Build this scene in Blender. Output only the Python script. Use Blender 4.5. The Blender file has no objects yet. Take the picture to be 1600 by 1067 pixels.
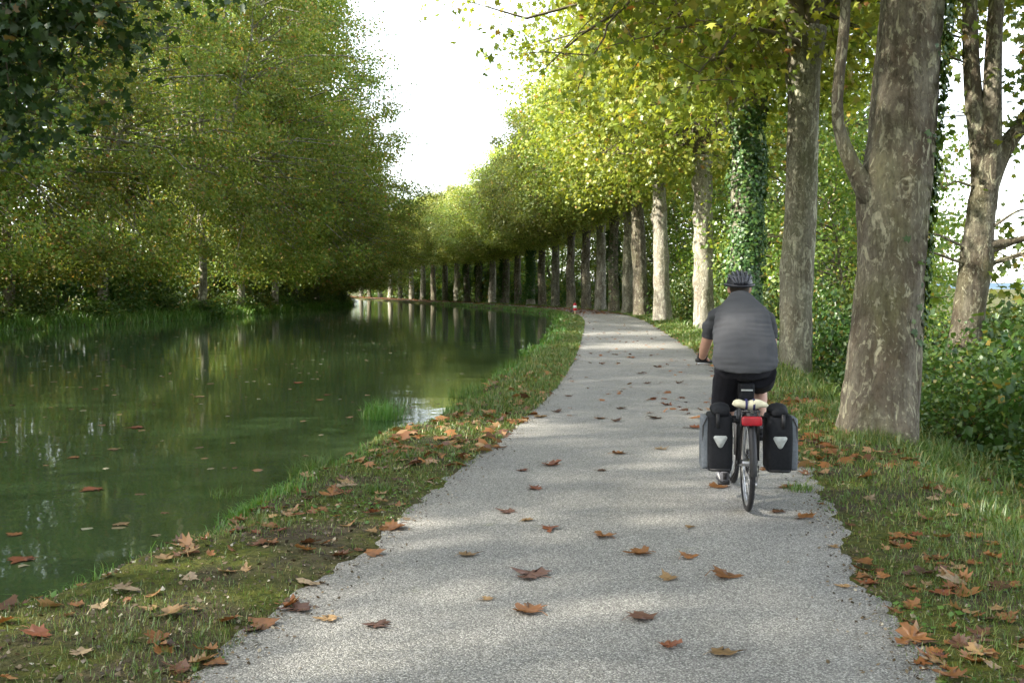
import bpy, math, random
import numpy as np
from mathutils import Vector, Matrix, Euler

# ------------------------------------------------------------------ camera, sky, sun, exposure
scene = bpy.context.scene
cam_data = bpy.data.cameras.new("camera")
cam_data.sensor_width = 36.0
cam_data.lens = 36.0
cam_data.clip_start = 0.05
cam_data.clip_end = 9000.0
cam = bpy.data.objects.new("camera", cam_data)
scene.collection.objects.link(cam)
cam.location = (0.0, 0.0, 1.6)
cam.rotation_euler = (math.radians(90.0 - 2.99), 0.0, 0.0)
scene.camera = cam

SUN_EL = math.radians(34.0)
SUN_AZ = math.atan2(-0.95, -0.30)          # towards the sun: left, a little behind the camera
world = bpy.data.worlds.new("World")
scene.world = world
world.use_nodes = True
wn = world.node_tree
wn.nodes.clear()
w_out = wn.nodes.new("ShaderNodeOutputWorld")
w_bg = wn.nodes.new("ShaderNodeBackground")
w_sky = wn.nodes.new("ShaderNodeTexSky")
w_sky.sky_type = 'NISHITA'
w_sky.sun_disc = False
w_sky.sun_elevation = SUN_EL
w_sky.sun_rotation = SUN_AZ
w_sky.air_density = 1.0
w_sky.dust_density = 1.2
w_sky.ozone_density = 1.0
w_hsv = wn.nodes.new("ShaderNodeHueSaturation")
w_hsv.inputs['Saturation'].default_value = 0.4
w_bg.inputs['Strength'].default_value = 0.15
wn.links.new(w_sky.outputs[0], w_hsv.inputs['Color'])
wn.links.new(w_hsv.outputs[0], w_bg.inputs['Color'])
wn.links.new(w_bg.outputs[0], w_out.inputs['Surface'])

sun_data = bpy.data.lights.new("sun", 'SUN')
sun_data.energy = 3.2
sun_data.angle = math.radians(0.55)
sun_data.color = (1.0, 0.94, 0.82)
sun = bpy.data.objects.new("sun", sun_data)
scene.collection.objects.link(sun)
to_sun = Vector((math.sin(SUN_AZ) * math.cos(SUN_EL), math.cos(SUN_AZ) * math.cos(SUN_EL), math.sin(SUN_EL)))
sun.rotation_euler = to_sun.to_track_quat('Z', 'Y').to_euler()
sun.location = (-20, -10, 40)

scene.view_settings.view_transform = 'Standard'
scene.view_settings.look = 'None'
scene.view_settings.exposure = 2.32
scene.view_settings.gamma = 1.0
scene.view_settings.use_curve_mapping = False
scene.render.engine = 'CYCLES'
scene.cycles.max_bounces = 7
scene.cycles.diffuse_bounces = 3
scene.cycles.glossy_bounces = 3
scene.cycles.transmission_bounces = 4
scene.cycles.transparent_max_bounces = 4
scene.cycles.sample_clamp_indirect = 6.0
scene.cycles.use_denoising = True
scene.cycles.use_adaptive_sampling = True
scene.cycles.adaptive_threshold = 0.02
scene.cycles.caustics_reflective = False
scene.cycles.caustics_refractive = False

rng = np.random.default_rng(11)
random.seed(11)
COL = scene.collection
PI = math.pi

# ------------------------------------------------------------------ helpers: objects
def tag(o, label=None, cat=None, group=None, kind=None):
    if label: o["label"] = label
    if cat: o["category"] = cat
    if group: o["group"] = group
    if kind: o["kind"] = kind
    return o

def obj(name, me, parent=None, loc=None, rot=None, scale=None):
    o = bpy.data.objects.new(name, me)
    COL.objects.link(o)
    if parent is not None: o.parent = parent
    if loc is not None: o.location = loc
    if rot is not None: o.rotation_euler = rot
    if scale is not None: o.scale = scale
    return o

def empty(name, loc=(0, 0, 0), rz=0.0):
    o = bpy.data.objects.new(name, None)
    o.empty_display_size = 0.2
    COL.objects.link(o)
    o.location = loc
    o.rotation_euler = (0, 0, rz)
    return o

def mesh_np(name, V, faces, mats=None, smooth=False, mat_idx=None):
    """faces: list of int arrays (n,k)"""
    me = bpy.data.meshes.new(name)
    V = np.asarray(V, dtype=np.float32)
    faces = [np.asarray(f, dtype=np.int32) for f in faces if len(f)]
    me.vertices.add(len(V))
    me.vertices.foreach_set("co", V.ravel())
    loops = np.concatenate([f.ravel() for f in faces])
    tot = np.concatenate([np.full(len(f), f.shape[1], dtype=np.int32) for f in faces])
    start = np.concatenate([[0], np.cumsum(tot)[:-1]]).astype(np.int32)
    me.loops.add(len(loops))
    me.loops.foreach_set("vertex_index", loops)
    me.polygons.add(len(tot))
    me.polygons.foreach_set("loop_start", start)
    if smooth:
        me.polygons.foreach_set("use_smooth", np.ones(len(tot), dtype=bool))
    if mat_idx is not None:
        me.polygons.foreach_set("material_index", np.asarray(mat_idx, dtype=np.int32))
    for m in (mats or []):
        me.materials.append(m)
    me.update(calc_edges=True)
    return me

class Geo:
    """collects shapes of one part"""
    def __init__(self):
        self.V = []; self.Q = []; self.T = []; self.n = 0
    def add(self, V, Q=None, T=None):
        V = np.asarray(V, dtype=float).reshape(-1, 3)
        if Q is not None and len(Q): self.Q.append(np.asarray(Q, dtype=int).reshape(-1, 4) + self.n)
        if T is not None and len(T): self.T.append(np.asarray(T, dtype=int).reshape(-1, 3) + self.n)
        self.V.append(V); self.n += len(V)
        return self
    def box(self, c, s, rot=None):
        x, y, z = [0.5 * k for k in s]
        P = np.array([[-x, -y, -z], [x, -y, -z], [x, y, -z], [-x, y, -z], [-x, -y, z], [x, -y, z], [x, y, z], [-x, y, z]])
        if rot is not None:
            P = P @ np.array(Euler(rot).to_matrix()).T
        return self.add(P + np.array(c), [[3, 2, 1, 0], [4, 5, 6, 7], [0, 1, 5, 4], [1, 2, 6, 5], [2, 3, 7, 6], [3, 0, 4, 7]])
    def tube(self, pts, rad, seg=8, caps=True, disp=None, ell=None):
        P = np.asarray(pts, dtype=float)
        n = len(P)
        R = np.full(n, rad, dtype=float) if np.isscalar(rad) else np.asarray(rad, dtype=float)
        T = np.gradient(P, axis=0)
        T /= np.linalg.norm(T, axis=1)[:, None] + 1e-12
        ref = np.array([1.0, 0, 0]) if abs(T[0][0]) < 0.8 else np.array([0, 1.0, 0])
        rings = []
        a = np.linspace(0, 2 * PI, seg, endpoint=False)
        u = ref
        for i in range(n):
            u = u - T[i] * np.dot(u, T[i]); u /= np.linalg.norm(u) + 1e-12
            v = np.cross(T[i], u)
            r = np.full(seg, R[i])
            if disp is not None:
                r = disp(P[i], a, r, i)
            ex, ey = (1, 1) if ell is None else ell
            rings.append(P[i] + (np.cos(a) * r * ex)[:, None] * u + (np.sin(a) * r * ey)[:, None] * v)
        V = np.concatenate(rings)
        i0 = np.arange(n - 1)[:, None] * seg
        j = np.arange(seg)[None, :]; jn = (j + 1) % seg
        Q = np.stack([i0 + j, i0 + jn, i0 + seg + jn, i0 + seg + j], axis=-1).reshape(-1, 4)
        Tt = []
        if caps:
            V = np.vstack([V, P[0], P[-1]])
            b, e = n * seg, n * seg + 1
            for k in range(seg):
                Tt.append([b, (k + 1) % seg, k]); Tt.append([e, (n - 1) * seg + k, (n - 1) * seg + (k + 1) % seg])
        return self.add(V, Q, Tt)
    def loft(self, rings, caps=True):
        """rings: list of (centre, ax, ay) ; ellipse axes vectors"""
        seg = 20; a = np.linspace(0, 2 * PI, seg, endpoint=False)
        V = []
        for c, ax, ay in rings:
            c, ax, ay = map(np.array, (c, ax, ay))
            V.append(c + np.cos(a)[:, None] * ax + np.sin(a)[:, None] * ay)
        n = len(rings); V = np.concatenate(V)
        i0 = np.arange(n - 1)[:, None] * seg; j = np.arange(seg)[None, :]; jn = (j + 1) % seg
        Q = np.stack([i0 + j, i0 + jn, i0 + seg + jn, i0 + seg + j], axis=-1).reshape(-1, 4)
        T = []
        if caps:
            V = np.vstack([V, np.array(rings[0][0]), np.array(rings[-1][0])])
            b, e = n * seg, n * seg + 1
            for k in range(seg):
                T.append([b, (k + 1) % seg, k]); T.append([e, (n - 1) * seg + k, (n - 1) * seg + (k + 1) % seg])
        return self.add(V, Q, T)
    def ellipsoid(self, c, r, nu=16, nv=10):
        c = np.array(c)
        V = []; Q = []
        for i in range(nv + 1):
            th = PI * i / nv
            for k in range(nu):
                ph = 2 * PI * k / nu
                V.append([c[0] + r[0] * math.sin(th) * math.cos(ph), c[1] + r[1] * math.sin(th) * math.sin(ph), c[2] + r[2] * math.cos(th)])
        for i in range(nv):
            for k in range(nu):
                k2 = (k + 1) % nu
                Q.append([i * nu + k, (i + 1) * nu + k, (i + 1) * nu + k2, i * nu + k2])
        return self.add(V, Q)
    def torus(self, c, R, r, axis='x', nu=40, nv=8, a0=0, a1=2 * PI):
        full = abs(a1 - a0 - 2 * PI) < 1e-6
        A = np.linspace(a0, a1, nu, endpoint=not full)
        pts = []
        V = []
        for a in A:
            for k in range(nv):
                b = 2 * PI * k / nv
                rr = R + r * math.cos(b); h = r * math.sin(b)
                p = [h, rr * math.cos(a), rr * math.sin(a)] if axis == 'x' else [rr * math.cos(a), rr * math.sin(a), h]
                V.append(np.array(c) + p)
        n = len(A); Q = []
        for i in range(n if full else n - 1):
            i2 = (i + 1) % n
            for k in range(nv):
                k2 = (k + 1) % nv
                Q.append([i * nv + k, i2 * nv + k, i2 * nv + k2, i * nv + k2])
        return self.add(V, Q)
    def mesh(self, name, mats, smooth=True):
        V = np.concatenate(self.V)
        return mesh_np(name, V, [np.concatenate(self.Q) if self.Q else [], np.concatenate(self.T) if self.T else []],
                       mats if isinstance(mats, (list, tuple)) else [mats], smooth)

def mat_modified(me, mods, name):
    """evaluate modifiers on a temporary object and return a new mesh"""
    o = bpy.data.objects.new("tmp", me); COL.objects.link(o)
    for typ, kw in mods:
        m = o.modifiers.new(typ, typ)
        for k, v in kw.items(): setattr(m, k, v)
    dg = bpy.context.evaluated_depsgraph_get(); dg.update()
    out = bpy.data.meshes.new_from_object(o.evaluated_get(dg))
    out.name = name
    bpy.data.objects.remove(o)
    return out

def fix_normals(me):
    import bmesh
    bm = bmesh.new(); bm.from_mesh(me)
    bmesh.ops.recalc_face_normals(bm, faces=bm.faces)
    bm.to_mesh(me); bm.free()
    return me

# cheap smooth noise
_ph = rng.uniform(0, 2 * PI, (24, 3)); _dr = rng.normal(0, 1, (24, 3)); _dr /= np.linalg.norm(_dr, axis=1)[:, None]
def noise3(P, f=1.0, octs=3):
    P = np.asarray(P, dtype=float); s = np.zeros(P.shape[:-1]); amp = 1.0; tot = 0
    for o in range(octs):
        for k in range(5):
            i = (o * 5 + k) % 24
            s = s + amp * np.sin((P @ _dr[i]) * f * (1 + 0.35 * k) + _ph[i, 0] + 1.7 * np.sin((P @ _dr[(i + 7) % 24]) * f * 0.7 + _ph[i, 1]))
        tot += amp * 5; amp *= 0.5; f *= 2.1
    return s / tot * 1.8

# ------------------------------------------------------------------ helpers: materials
def new_mat(name):
    m = bpy.data.materials.new(name); m.use_nodes = True
    nt = m.node_tree; nt.nodes.clear()
    out = nt.nodes.new("ShaderNodeOutputMaterial")
    return m, nt, out
def N(nt, typ, **kw):
    n = nt.nodes.new(typ)
    for k, v in kw.items():
        if k in n.inputs: n.inputs[k].default_value = v
        else: setattr(n, k, v)
    return n
def ramp(nt, fac, stops, interp='LINEAR'):
    r = nt.nodes.new("ShaderNodeValToRGB"); r.color_ramp.interpolation = interp
    e = r.color_ramp.elements
    while len(e) < len(stops): e.new(0.5)
    for k, (p, c) in enumerate(stops):
        e[k].position = p; e[k].color = (c[0], c[1], c[2], 1)
    nt.links.new(fac, r.inputs[0])
    return r.outputs[0]
def mixc(nt, fac, a, b, mode='MIX'):
    n = nt.nodes.new("ShaderNodeMix"); n.data_type = 'RGBA'; n.blend_type = mode
    for i, v in ((0, fac), (6, a), (7, b)):
        if hasattr(v, 'is_output'): nt.links.new(v, n.inputs[i])
        elif i == 0: n.inputs[0].default_value = v
        else: n.inputs[i].default_value = (v[0], v[1], v[2], 1)
    return n.outputs[2]
def math_n(nt, op, a, b=0.5):
    n = nt.nodes.new("ShaderNodeMath"); n.operation = op
    for i, v in ((0, a), (1, b)):
        if hasattr(v, 'is_output'): nt.links.new(v, n.inputs[i])
        else: n.inputs[i].default_value = v
    return n.outputs[0]
def noise_n(nt, vec, scale, detail=3.0, rough=0.55, dist=0.0):
    n = N(nt, "ShaderNodeTexNoise", Scale=scale, Detail=detail, Roughness=rough, Distortion=dist)
    if vec is not None: nt.links.new(vec, n.inputs['Vector'])
    return n.outputs[0]
def bump(nt, h, strength, dist):
    b = N(nt, "ShaderNodeBump", Strength=strength, Distance=dist)
    nt.links.new(h, b.inputs['Height']); return b.outputs[0]

def plain_mat(name, col, rough=0.6, spec=0.4, metal=0.0, grain=0.15, scale=30.0):
    m, nt, out = new_mat(name)
    co = nt.nodes.new("ShaderNodeTexCoord").outputs['Object']
    nz = noise_n(nt, co, scale, 4)
    c = ramp(nt, nz, [(0.3, [k * (1 - grain) for k in col]), (0.7, [min(1, k * (1 + grain)) for k in col])])
    b = N(nt, "ShaderNodeBsdfPrincipled", Roughness=rough, Metallic=metal)
    b.inputs['Specular IOR Level'].default_value = spec
    nt.links.new(c, b.inputs['Base Color'])
    nt.links.new(bump(nt, nz, 0.12, 0.004), b.inputs['Normal'])
    nt.links.new(b.outputs[0], out.inputs[0])
    return m

def leaf_mat(name, stops, trans=0.45, hue_var=0.03, val_var=0.5, gloss=0.10, gain=1.9):
    # the colour is shared between reflection and transmission, so each keeps about half of it
    stops = [(p_, [k * gain for k in c_]) for p_, c_ in stops]
    m, nt, out = new_mat(name)
    geo = nt.nodes.new("ShaderNodeNewGeometry")
    oi = nt.nodes.new("ShaderNodeObjectInfo")
    c = ramp(nt, geo.outputs['Random Per Island'], stops)
    hsv = nt.nodes.new("ShaderNodeHueSaturation")
    h = math_n(nt, 'ADD', math_n(nt, 'MULTIPLY', oi.outputs['Random'], hue_var), 0.5 - hue_var / 2)
    v = math_n(nt, 'ADD', math_n(nt, 'MULTIPLY', oi.outputs['Random'], val_var), 1.0 - val_var / 2)
    nt.links.new(h, hsv.inputs['Hue']); nt.links.new(v, hsv.inputs['Value']); nt.links.new(c, hsv.inputs['Color'])
    col = hsv.outputs[0]
    d = nt.nodes.new("ShaderNodeBsdfDiffuse"); nt.links.new(col, d.inputs[0])
    t = nt.nodes.new("ShaderNodeBsdfTranslucent")
    tc = mixc(nt, 1.0, col, (1.25, 1.15, 0.55), 'MULTIPLY'); nt.links.new(tc, t.inputs[0])
    mx = nt.nodes.new("ShaderNodeMixShader"); mx.inputs[0].default_value = trans
    nt.links.new(d.outputs[0], mx.inputs[1]); nt.links.new(t.outputs[0], mx.inputs[2])
    g = N(nt, "ShaderNodeBsdfGlossy", Roughness=0.42); g.inputs[0].default_value = (0.8, 0.85, 0.8, 1)
    m2 = nt.nodes.new("ShaderNodeMixShader"); m2.inputs[0].default_value = gloss * 0.5
    nt.links.new(mx.outputs[0], m2.inputs[1]); nt.links.new(g.outputs[0], m2.inputs[2])
    nt.links.new(m2.outputs[0], out.inputs[0])
    return m

def bark_mat(name, brown, grey, pale, pale_amt, olive=(0.16, 0.16, 0.08)):
    """flaking plane bark: brown-grey plates with pale islands"""
    m, nt, out = new_mat(name)
    co = nt.nodes.new("ShaderNodeTexCoord").outputs['Object']
    oi = nt.nodes.new("ShaderNodeObjectInfo").outputs['Random']
    va = nt.nodes.new("ShaderNodeVectorMath"); va.operation = 'MULTIPLY'; va.inputs[1].default_value = (1, 1, 0.5)
    nt.links.new(co, va.inputs[0])
    vb = nt.nodes.new("ShaderNodeVectorMath"); vb.operation = 'ADD'
    cm = nt.nodes.new("ShaderNodeCombineXYZ")
    sh = math_n(nt, 'MULTIPLY', oi, 37.0)
    for i in range(3): nt.links.new(sh, cm.inputs[i])
    nt.links.new(va.outputs[0], vb.inputs[0]); nt.links.new(cm.outputs[0], vb.inputs[1])
    v = vb.outputs[0]
    base = mixc(nt, ramp(nt, noise_n(nt, v, 3.0, 5, 0.6, 0.6), [(0.38, (0, 0, 0)), (0.62, (1, 1, 1))]), brown, grey)
    base = mixc(nt, ramp(nt, noise_n(nt, v, 1.6, 3), [(0.5, (0, 0, 0)), (0.75, (0.8, 0.8, 0.8))]), base, olive)
    n1 = noise_n(nt, v, 5.5, 4, 0.6, 1.2)
    f1 = ramp(nt, n1, [(0.635 - pale_amt, (0, 0, 0)), (0.68 - pale_amt, (.9, .9, .9))])
    n2 = noise_n(nt, v, 17.0, 3, 0.6, 0.8)
    f2 = ramp(nt, n2, [(0.60 - pale_amt * 0.6, (0, 0, 0)), (0.66 - pale_amt * 0.6, (0.75, 0.75, 0.75))])
    base = mixc(nt, f2, base, [k * 0.85 for k in pale])
    base = mixc(nt, f1, base, pale)
    n3 = noise_n(nt, v, 30.0, 4)
    base = mixc(nt, ramp(nt, n3, [(0.45, (0, 0, 0)), (0.7, (0.5, 0.5, 0.5))]), base, [k * 0.5 for k in brown])
    vs = nt.nodes.new("ShaderNodeVectorMath"); vs.operation = 'MULTIPLY'; vs.inputs[1].default_value = (1, 1, 0.22)
    nt.links.new(v, vs.inputs[0])
    st = noise_n(nt, vs.outputs[0], 9.0, 5, 0.65)
    base = mixc(nt, 1.0, base, ramp(nt, st, [(0.3, (0.62, 0.60, 0.56)), (0.5, (1, 1, 1)), (0.72, (1.28, 1.26, 1.2))]), 'MULTIPLY')
    b = N(nt, "ShaderNodeBsdfPrincipled", Roughness=0.85)
    b.inputs['Specular IOR Level'].default_value = 0.2
    nt.links.new(base, b.inputs['Base Color'])
    hh = math_n(nt, 'ADD', math_n(nt, 'MULTIPLY', f1, -0.5), math_n(nt, 'ADD', math_n(nt, 'ADD', n3, math_n(nt, 'MULTIPLY', st, 1.2)), math_n(nt, 'MULTIPLY', n2, 0.7)))
    nt.links.new(bump(nt, hh, 0.9, 0.03), b.inputs['Normal'])
    nt.links.new(b.outputs[0], out.inputs[0])
    return m

M = {}
M['bark_brown'] = bark_mat('bark_brown', (0.095, 0.075, 0.052), (0.18, 0.162, 0.125), (0.40, 0.38, 0.27), 0.055)
M['bark_pale'] = bark_mat('bark_pale', (0.20, 0.17, 0.13), (0.33, 0.31, 0.26), (0.52, 0.50, 0.40), 0.09, (0.24, 0.24, 0.15))
M['bark_olive'] = bark_mat('bark_olive', (0.13, 0.115, 0.08), (0.22, 0.21, 0.16), (0.40, 0.39, 0.29), 0.085, (0.16, 0.17, 0.09))
M['twig'] = plain_mat('twig', (0.13, 0.11, 0.075), 0.9, 0.2, grain=0.35, scale=8)
M['leaf_plane'] = leaf_mat('leaf_plane', [(0.0, (0.065, 0.095, 0.014)), (0.45, (0.115, 0.150, 0.022)), (0.90, (0.165, 0.185, 0.030)), (0.97, (0.22, 0.19, 0.045)), (1.0, (0.20, 0.10, 0.03))], 0.5, gloss=0.08, gain=2.3)
M['leaf_plane_far_glare'] = leaf_mat('leaf_plane_far_glare', [(0.0, (0.075, 0.105, 0.022)), (0.45, (0.125, 0.155, 0.035)), (0.88, (0.175, 0.19, 0.05)), (0.97, (0.22, 0.19, 0.06)), (1.0, (0.19, 0.11, 0.04))], 0.5, gloss=0.12, gain=2.5)  # distant crowns: paler leaf, the sky's veiling glare put into the colour
M['leaf_left'] = leaf_mat('leaf_left', [(0.0, (0.046, 0.076, 0.015)), (0.5, (0.078, 0.110, 0.022)), (0.85, (0.115, 0.130, 0.028)), (0.95, (0.15, 0.12, 0.035)), (1.0, (0.15, 0.075, 0.03))], 0.46, gloss=0.04, gain=2.15)
M['leaf_wood'] = leaf_mat('leaf_wood', [(0.0, (0.045, 0.085, 0.016)), (0.6, (0.085, 0.135, 0.022)), (0.94, (0.14, 0.165, 0.03)), (1.0, (0.2, 0.13, 0.03))], 0.5, gain=2.3)
M['leaf_shrub'] = leaf_mat('leaf_shrub', [(0.0, (0.035, 0.075, 0.016)), (0.6, (0.065, 0.120, 0.022)), (0.93, (0.11, 0.15, 0.03)), (1.0, (0.22, 0.14, 0.03))], 0.38, 0.05, gain=1.15)
M['leaf_bough_shaded'] = leaf_mat('leaf_bough_shaded', [(0.0, (0.02, 0.042, 0.012)), (0.8, (0.04, 0.07, 0.018)), (0.95, (0.07, 0.08, 0.02)), (1.0, (0.12, 0.06, 0.03))], 0.35, gain=1.2)  # low bough leaves darkened: shade against the bright sky put into the colour
M['leaf_ivy'] = leaf_mat('leaf_ivy', [(0.0, (0.022, 0.055, 0.014)), (0.7, (0.05, 0.095, 0.02)), (1.0, (0.10, 0.14, 0.03))], 0.25, gloss=0.08, gain=1.3)
M['grass'] = leaf_mat('grass', [(0.0, (0.045, 0.085, 0.016)), (0.5, (0.085, 0.13, 0.025)), (0.86, (0.125, 0.14, 0.04)), (1.0, (0.24, 0.20, 0.09))], 0.35, gain=1.3)
M['grass_lush'] = leaf_mat('grass_lush', [(0.0, (0.05, 0.115, 0.018)), (0.8, (0.09, 0.18, 0.03)), (1.0, (0.17, 0.19, 0.06))], 0.4, gain=1.4)

# ------------------------------------------------------------------ layout of the place (metres)
PATH_P = np.array([(-60, -11.4), (-20, -4.2), (-10, -2.4), (4.08, .17), (7.94, .90), (14.2, 1.98), (23.5, 2.93), (36.6, 4.0), (50, 5.0), (60, 5.35), (70, 4.9), (78, 3.7), (86, 1.7), (98, -2.0), (122, -9.2), (150, -18), (180, -27), (230, -43), (300, -66)])
WR_P = np.array([(-60, -13.2), (-20, -6.8), (0, -3.5), (5.41, -2.65), (6.01, -2.55), (6.93, -2.30), (8.97, -1.95), (11.14, -1.40), (13.6, -.78), (19.96, -.15), (27, .6), (32.94, 1.15), (42, 1.75), (50.96, 2.29), (60, 2.7), (68.39, 2.4), (80, .3), (90, -2.4), (100, -5.4), (122, -12.4), (150, -21.2), (180, -30.3), (230, -46.4), (300, -70)])
WL_P = np.array([(-60, -29), (0, -25.5), (30, -22.6), (41.8, -20.9), (48.3, -19.6), (56, -17.9), (70, -16.7), (88, -16.2), (104, -16.4), (115, -18.0), (122, -20.0), (150, -29.6), (180, -40), (230, -56), (300, -79)])
def curve_fn(P):
    ys = np.arange(-60, 300.5, 0.5)
    xs = np.interp(ys, P[:, 0], P[:, 1])
    for _ in range(3):
        k = 13; pad = np.pad(xs, k // 2, mode='reflect', reflect_type='odd')
        xs = np.convolve(pad, np.ones(k) / k, 'valid')
    return lambda y: np.interp(y, ys, xs)
path_c = curve_fn(PATH_P); wr_x0 = curve_fn(WR_P); wl_x = curve_fn(WL_P)
def wr_x(y):
    y = np.asarray(y, dtype=float)
    return wr_x0(y) + 0.10 * np.sin(y * 2.1) + 0.07 * np.sin(y * 4.7 + 1) + 0.12 * np.sin(y * 0.83 + 2)
def lat(y):
    """cosine of the path's heading, to turn x offsets into true offsets"""
    s = (path_c(np.asarray(y, dtype=float) + 1) - path_c(np.asarray(y, dtype=float) - 1)) / 2
    return 1 / np.sqrt(1 + s * s)
WATER = -0.15
def sst(t):
    t = np.clip(t, 0, 1); return t * t * (3 - 2 * t)
def ground_z(x, y):
    x = np.asarray(x, dtype=float); y = np.asarray(y, dtype=float)
    c = path_c(y); L = lat(y); s = (x - c) * L
    P = np.stack(np.broadcast_arrays(x, y, 0 * x), -1)
    nz = noise3(P, 1.3, 3)
    # right verge, then the embankment falling away
    drop = -0.30 * sst((s - 2.35) / 0.9) - 1.25 * sst((s - 2.9) / 4.2) - 0.4 * sst((s - 7) / 12)
    z = np.where(s > 0, drop + 0.03 * nz * sst((s - 1.6) / 1) + 0.12 * nz * sst((s - 3) / 2), 0.0)
    # left verge to the water's edge
    dw = (x - wr_x(y)) * L
    zl = 0.025 * nz + 0.02 - 0.16 * (1 - sst((dw - 0.02) / 0.34)) ** 1.4
    zl = np.where(dw < 0.03, -0.14 - 0.6 * sst((0.03 - dw) / 1.2) - 0.25 * sst((-dw - .9) / 3), zl)
    blend = sst((-s - 1.45) / 0.25)
    z = np.where(s <= 0, blend * zl, z)
    # far bank
    dl = (wl_x(y) - x)
    zf = -1.0 + 0.95 * sst((dl + 0.9) / 1.2) + 0.45 * sst((dl - 0.2) / 3.0) + 0.10 * nz * sst(dl)
    z = np.where(dl > -1.2, np.maximum(zf, np.where(dl > -1.0, zf, z)), z)
    z = np.where((np.abs(s) < 1.5), -0.012, z)
    return z

# ------------------------------------------------------------------ ground sheet
def ground():
    xs = np.concatenate([[-4000, -1500, -600, -300, -180, -120, -90], np.arange(-70, -12, 1.0), np.arange(-12, -5, 0.4), np.arange(-5, 8, 0.14), np.arange(8, 16, 0.5), np.arange(16, 40, 2.0), [50, 70, 100, 150, 300, 700, 1500, 4000]])
    ys = np.concatenate([[-3000, -800, -200, -80], np.arange(-40, 2, 2.0), np.arange(2, 20, 0.16), np.arange(20, 50, 0.4), np.arange(50, 130, 1.0), np.arange(130, 250, 4.0), [270, 300, 360, 500, 900, 2000, 5000]])
    X, Y = np.meshgrid(xs, ys)
    yc = np.clip(Y, -60, 300)
    Z = ground_z(X, yc)
    # beyond the canal's modelled length the land is level
    fade = np.clip((np.abs(Y - 120) - 190) / 60, 0, 1)
    Z = Z * (1 - fade) + (-1.2) * fade
    V = np.stack([X, Y, Z], -1).reshape(-1, 3)
    nx, ny = len(xs), len(ys)
    i = np.arange(ny - 1)[:, None] * nx + np.arange(nx - 1)[None, :]
    Q = np.stack([i, i + 1, i + nx + 1, i + nx], -1).reshape(-1, 4)
    m, nt, out = new_mat('earth')
    co = nt.nodes.new("ShaderNodeTexCoord").outputs['Object']
    a = noise_n(nt, co, 1.1, 6, 0.6); b2 = noise_n(nt, co, 14.0, 5, 0.65); c2 = noise_n(nt, co, 60.0, 3, 0.6)
    soil = mixc(nt, ramp(nt, b2, [(0.35, (0, 0, 0)), (0.65, (1, 1, 1))]), (0.048, 0.038, 0.024), (0.10, 0.08, 0.05))
    moss = mixc(nt, ramp(nt, b2, [(0.4, (0, 0, 0)), (0.6, (1, 1, 1))]), (0.045, 0.058, 0.010), (0.10, 0.108, 0.018))
    col = mixc(nt, ramp(nt, a, [(0.39, (0, 0, 0)), (0.56, (1, 1, 1))]), soil, moss)
    col = mixc(nt, ramp(nt, c2, [(0.70, (0, 0, 0)), (0.74, (0.8, 0.8, 0.8))]), col, (0.30, 0.29, 0.25))
    p = N(nt, "ShaderNodeBsdfPrincipled", Roughness=0.95); p.inputs['Specular IOR Level'].default_value = 0.15
    nt.links.new(col, p.inputs['Base Color'])
    nt.links.new(bump(nt, math_n(nt, 'ADD', b2, math_n(nt, 'MULTIPLY', c2, 0.6)), 0.9, 0.04), p.inputs['Normal'])
    nt.links.new(p.outputs[0], out.inputs[0])
    o = obj('ground', mesh_np('ground', V, [Q], [m], True))
    tag(o, kind='structure', label='mossy earth bank and verges beside the towpath')
ground()

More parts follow.
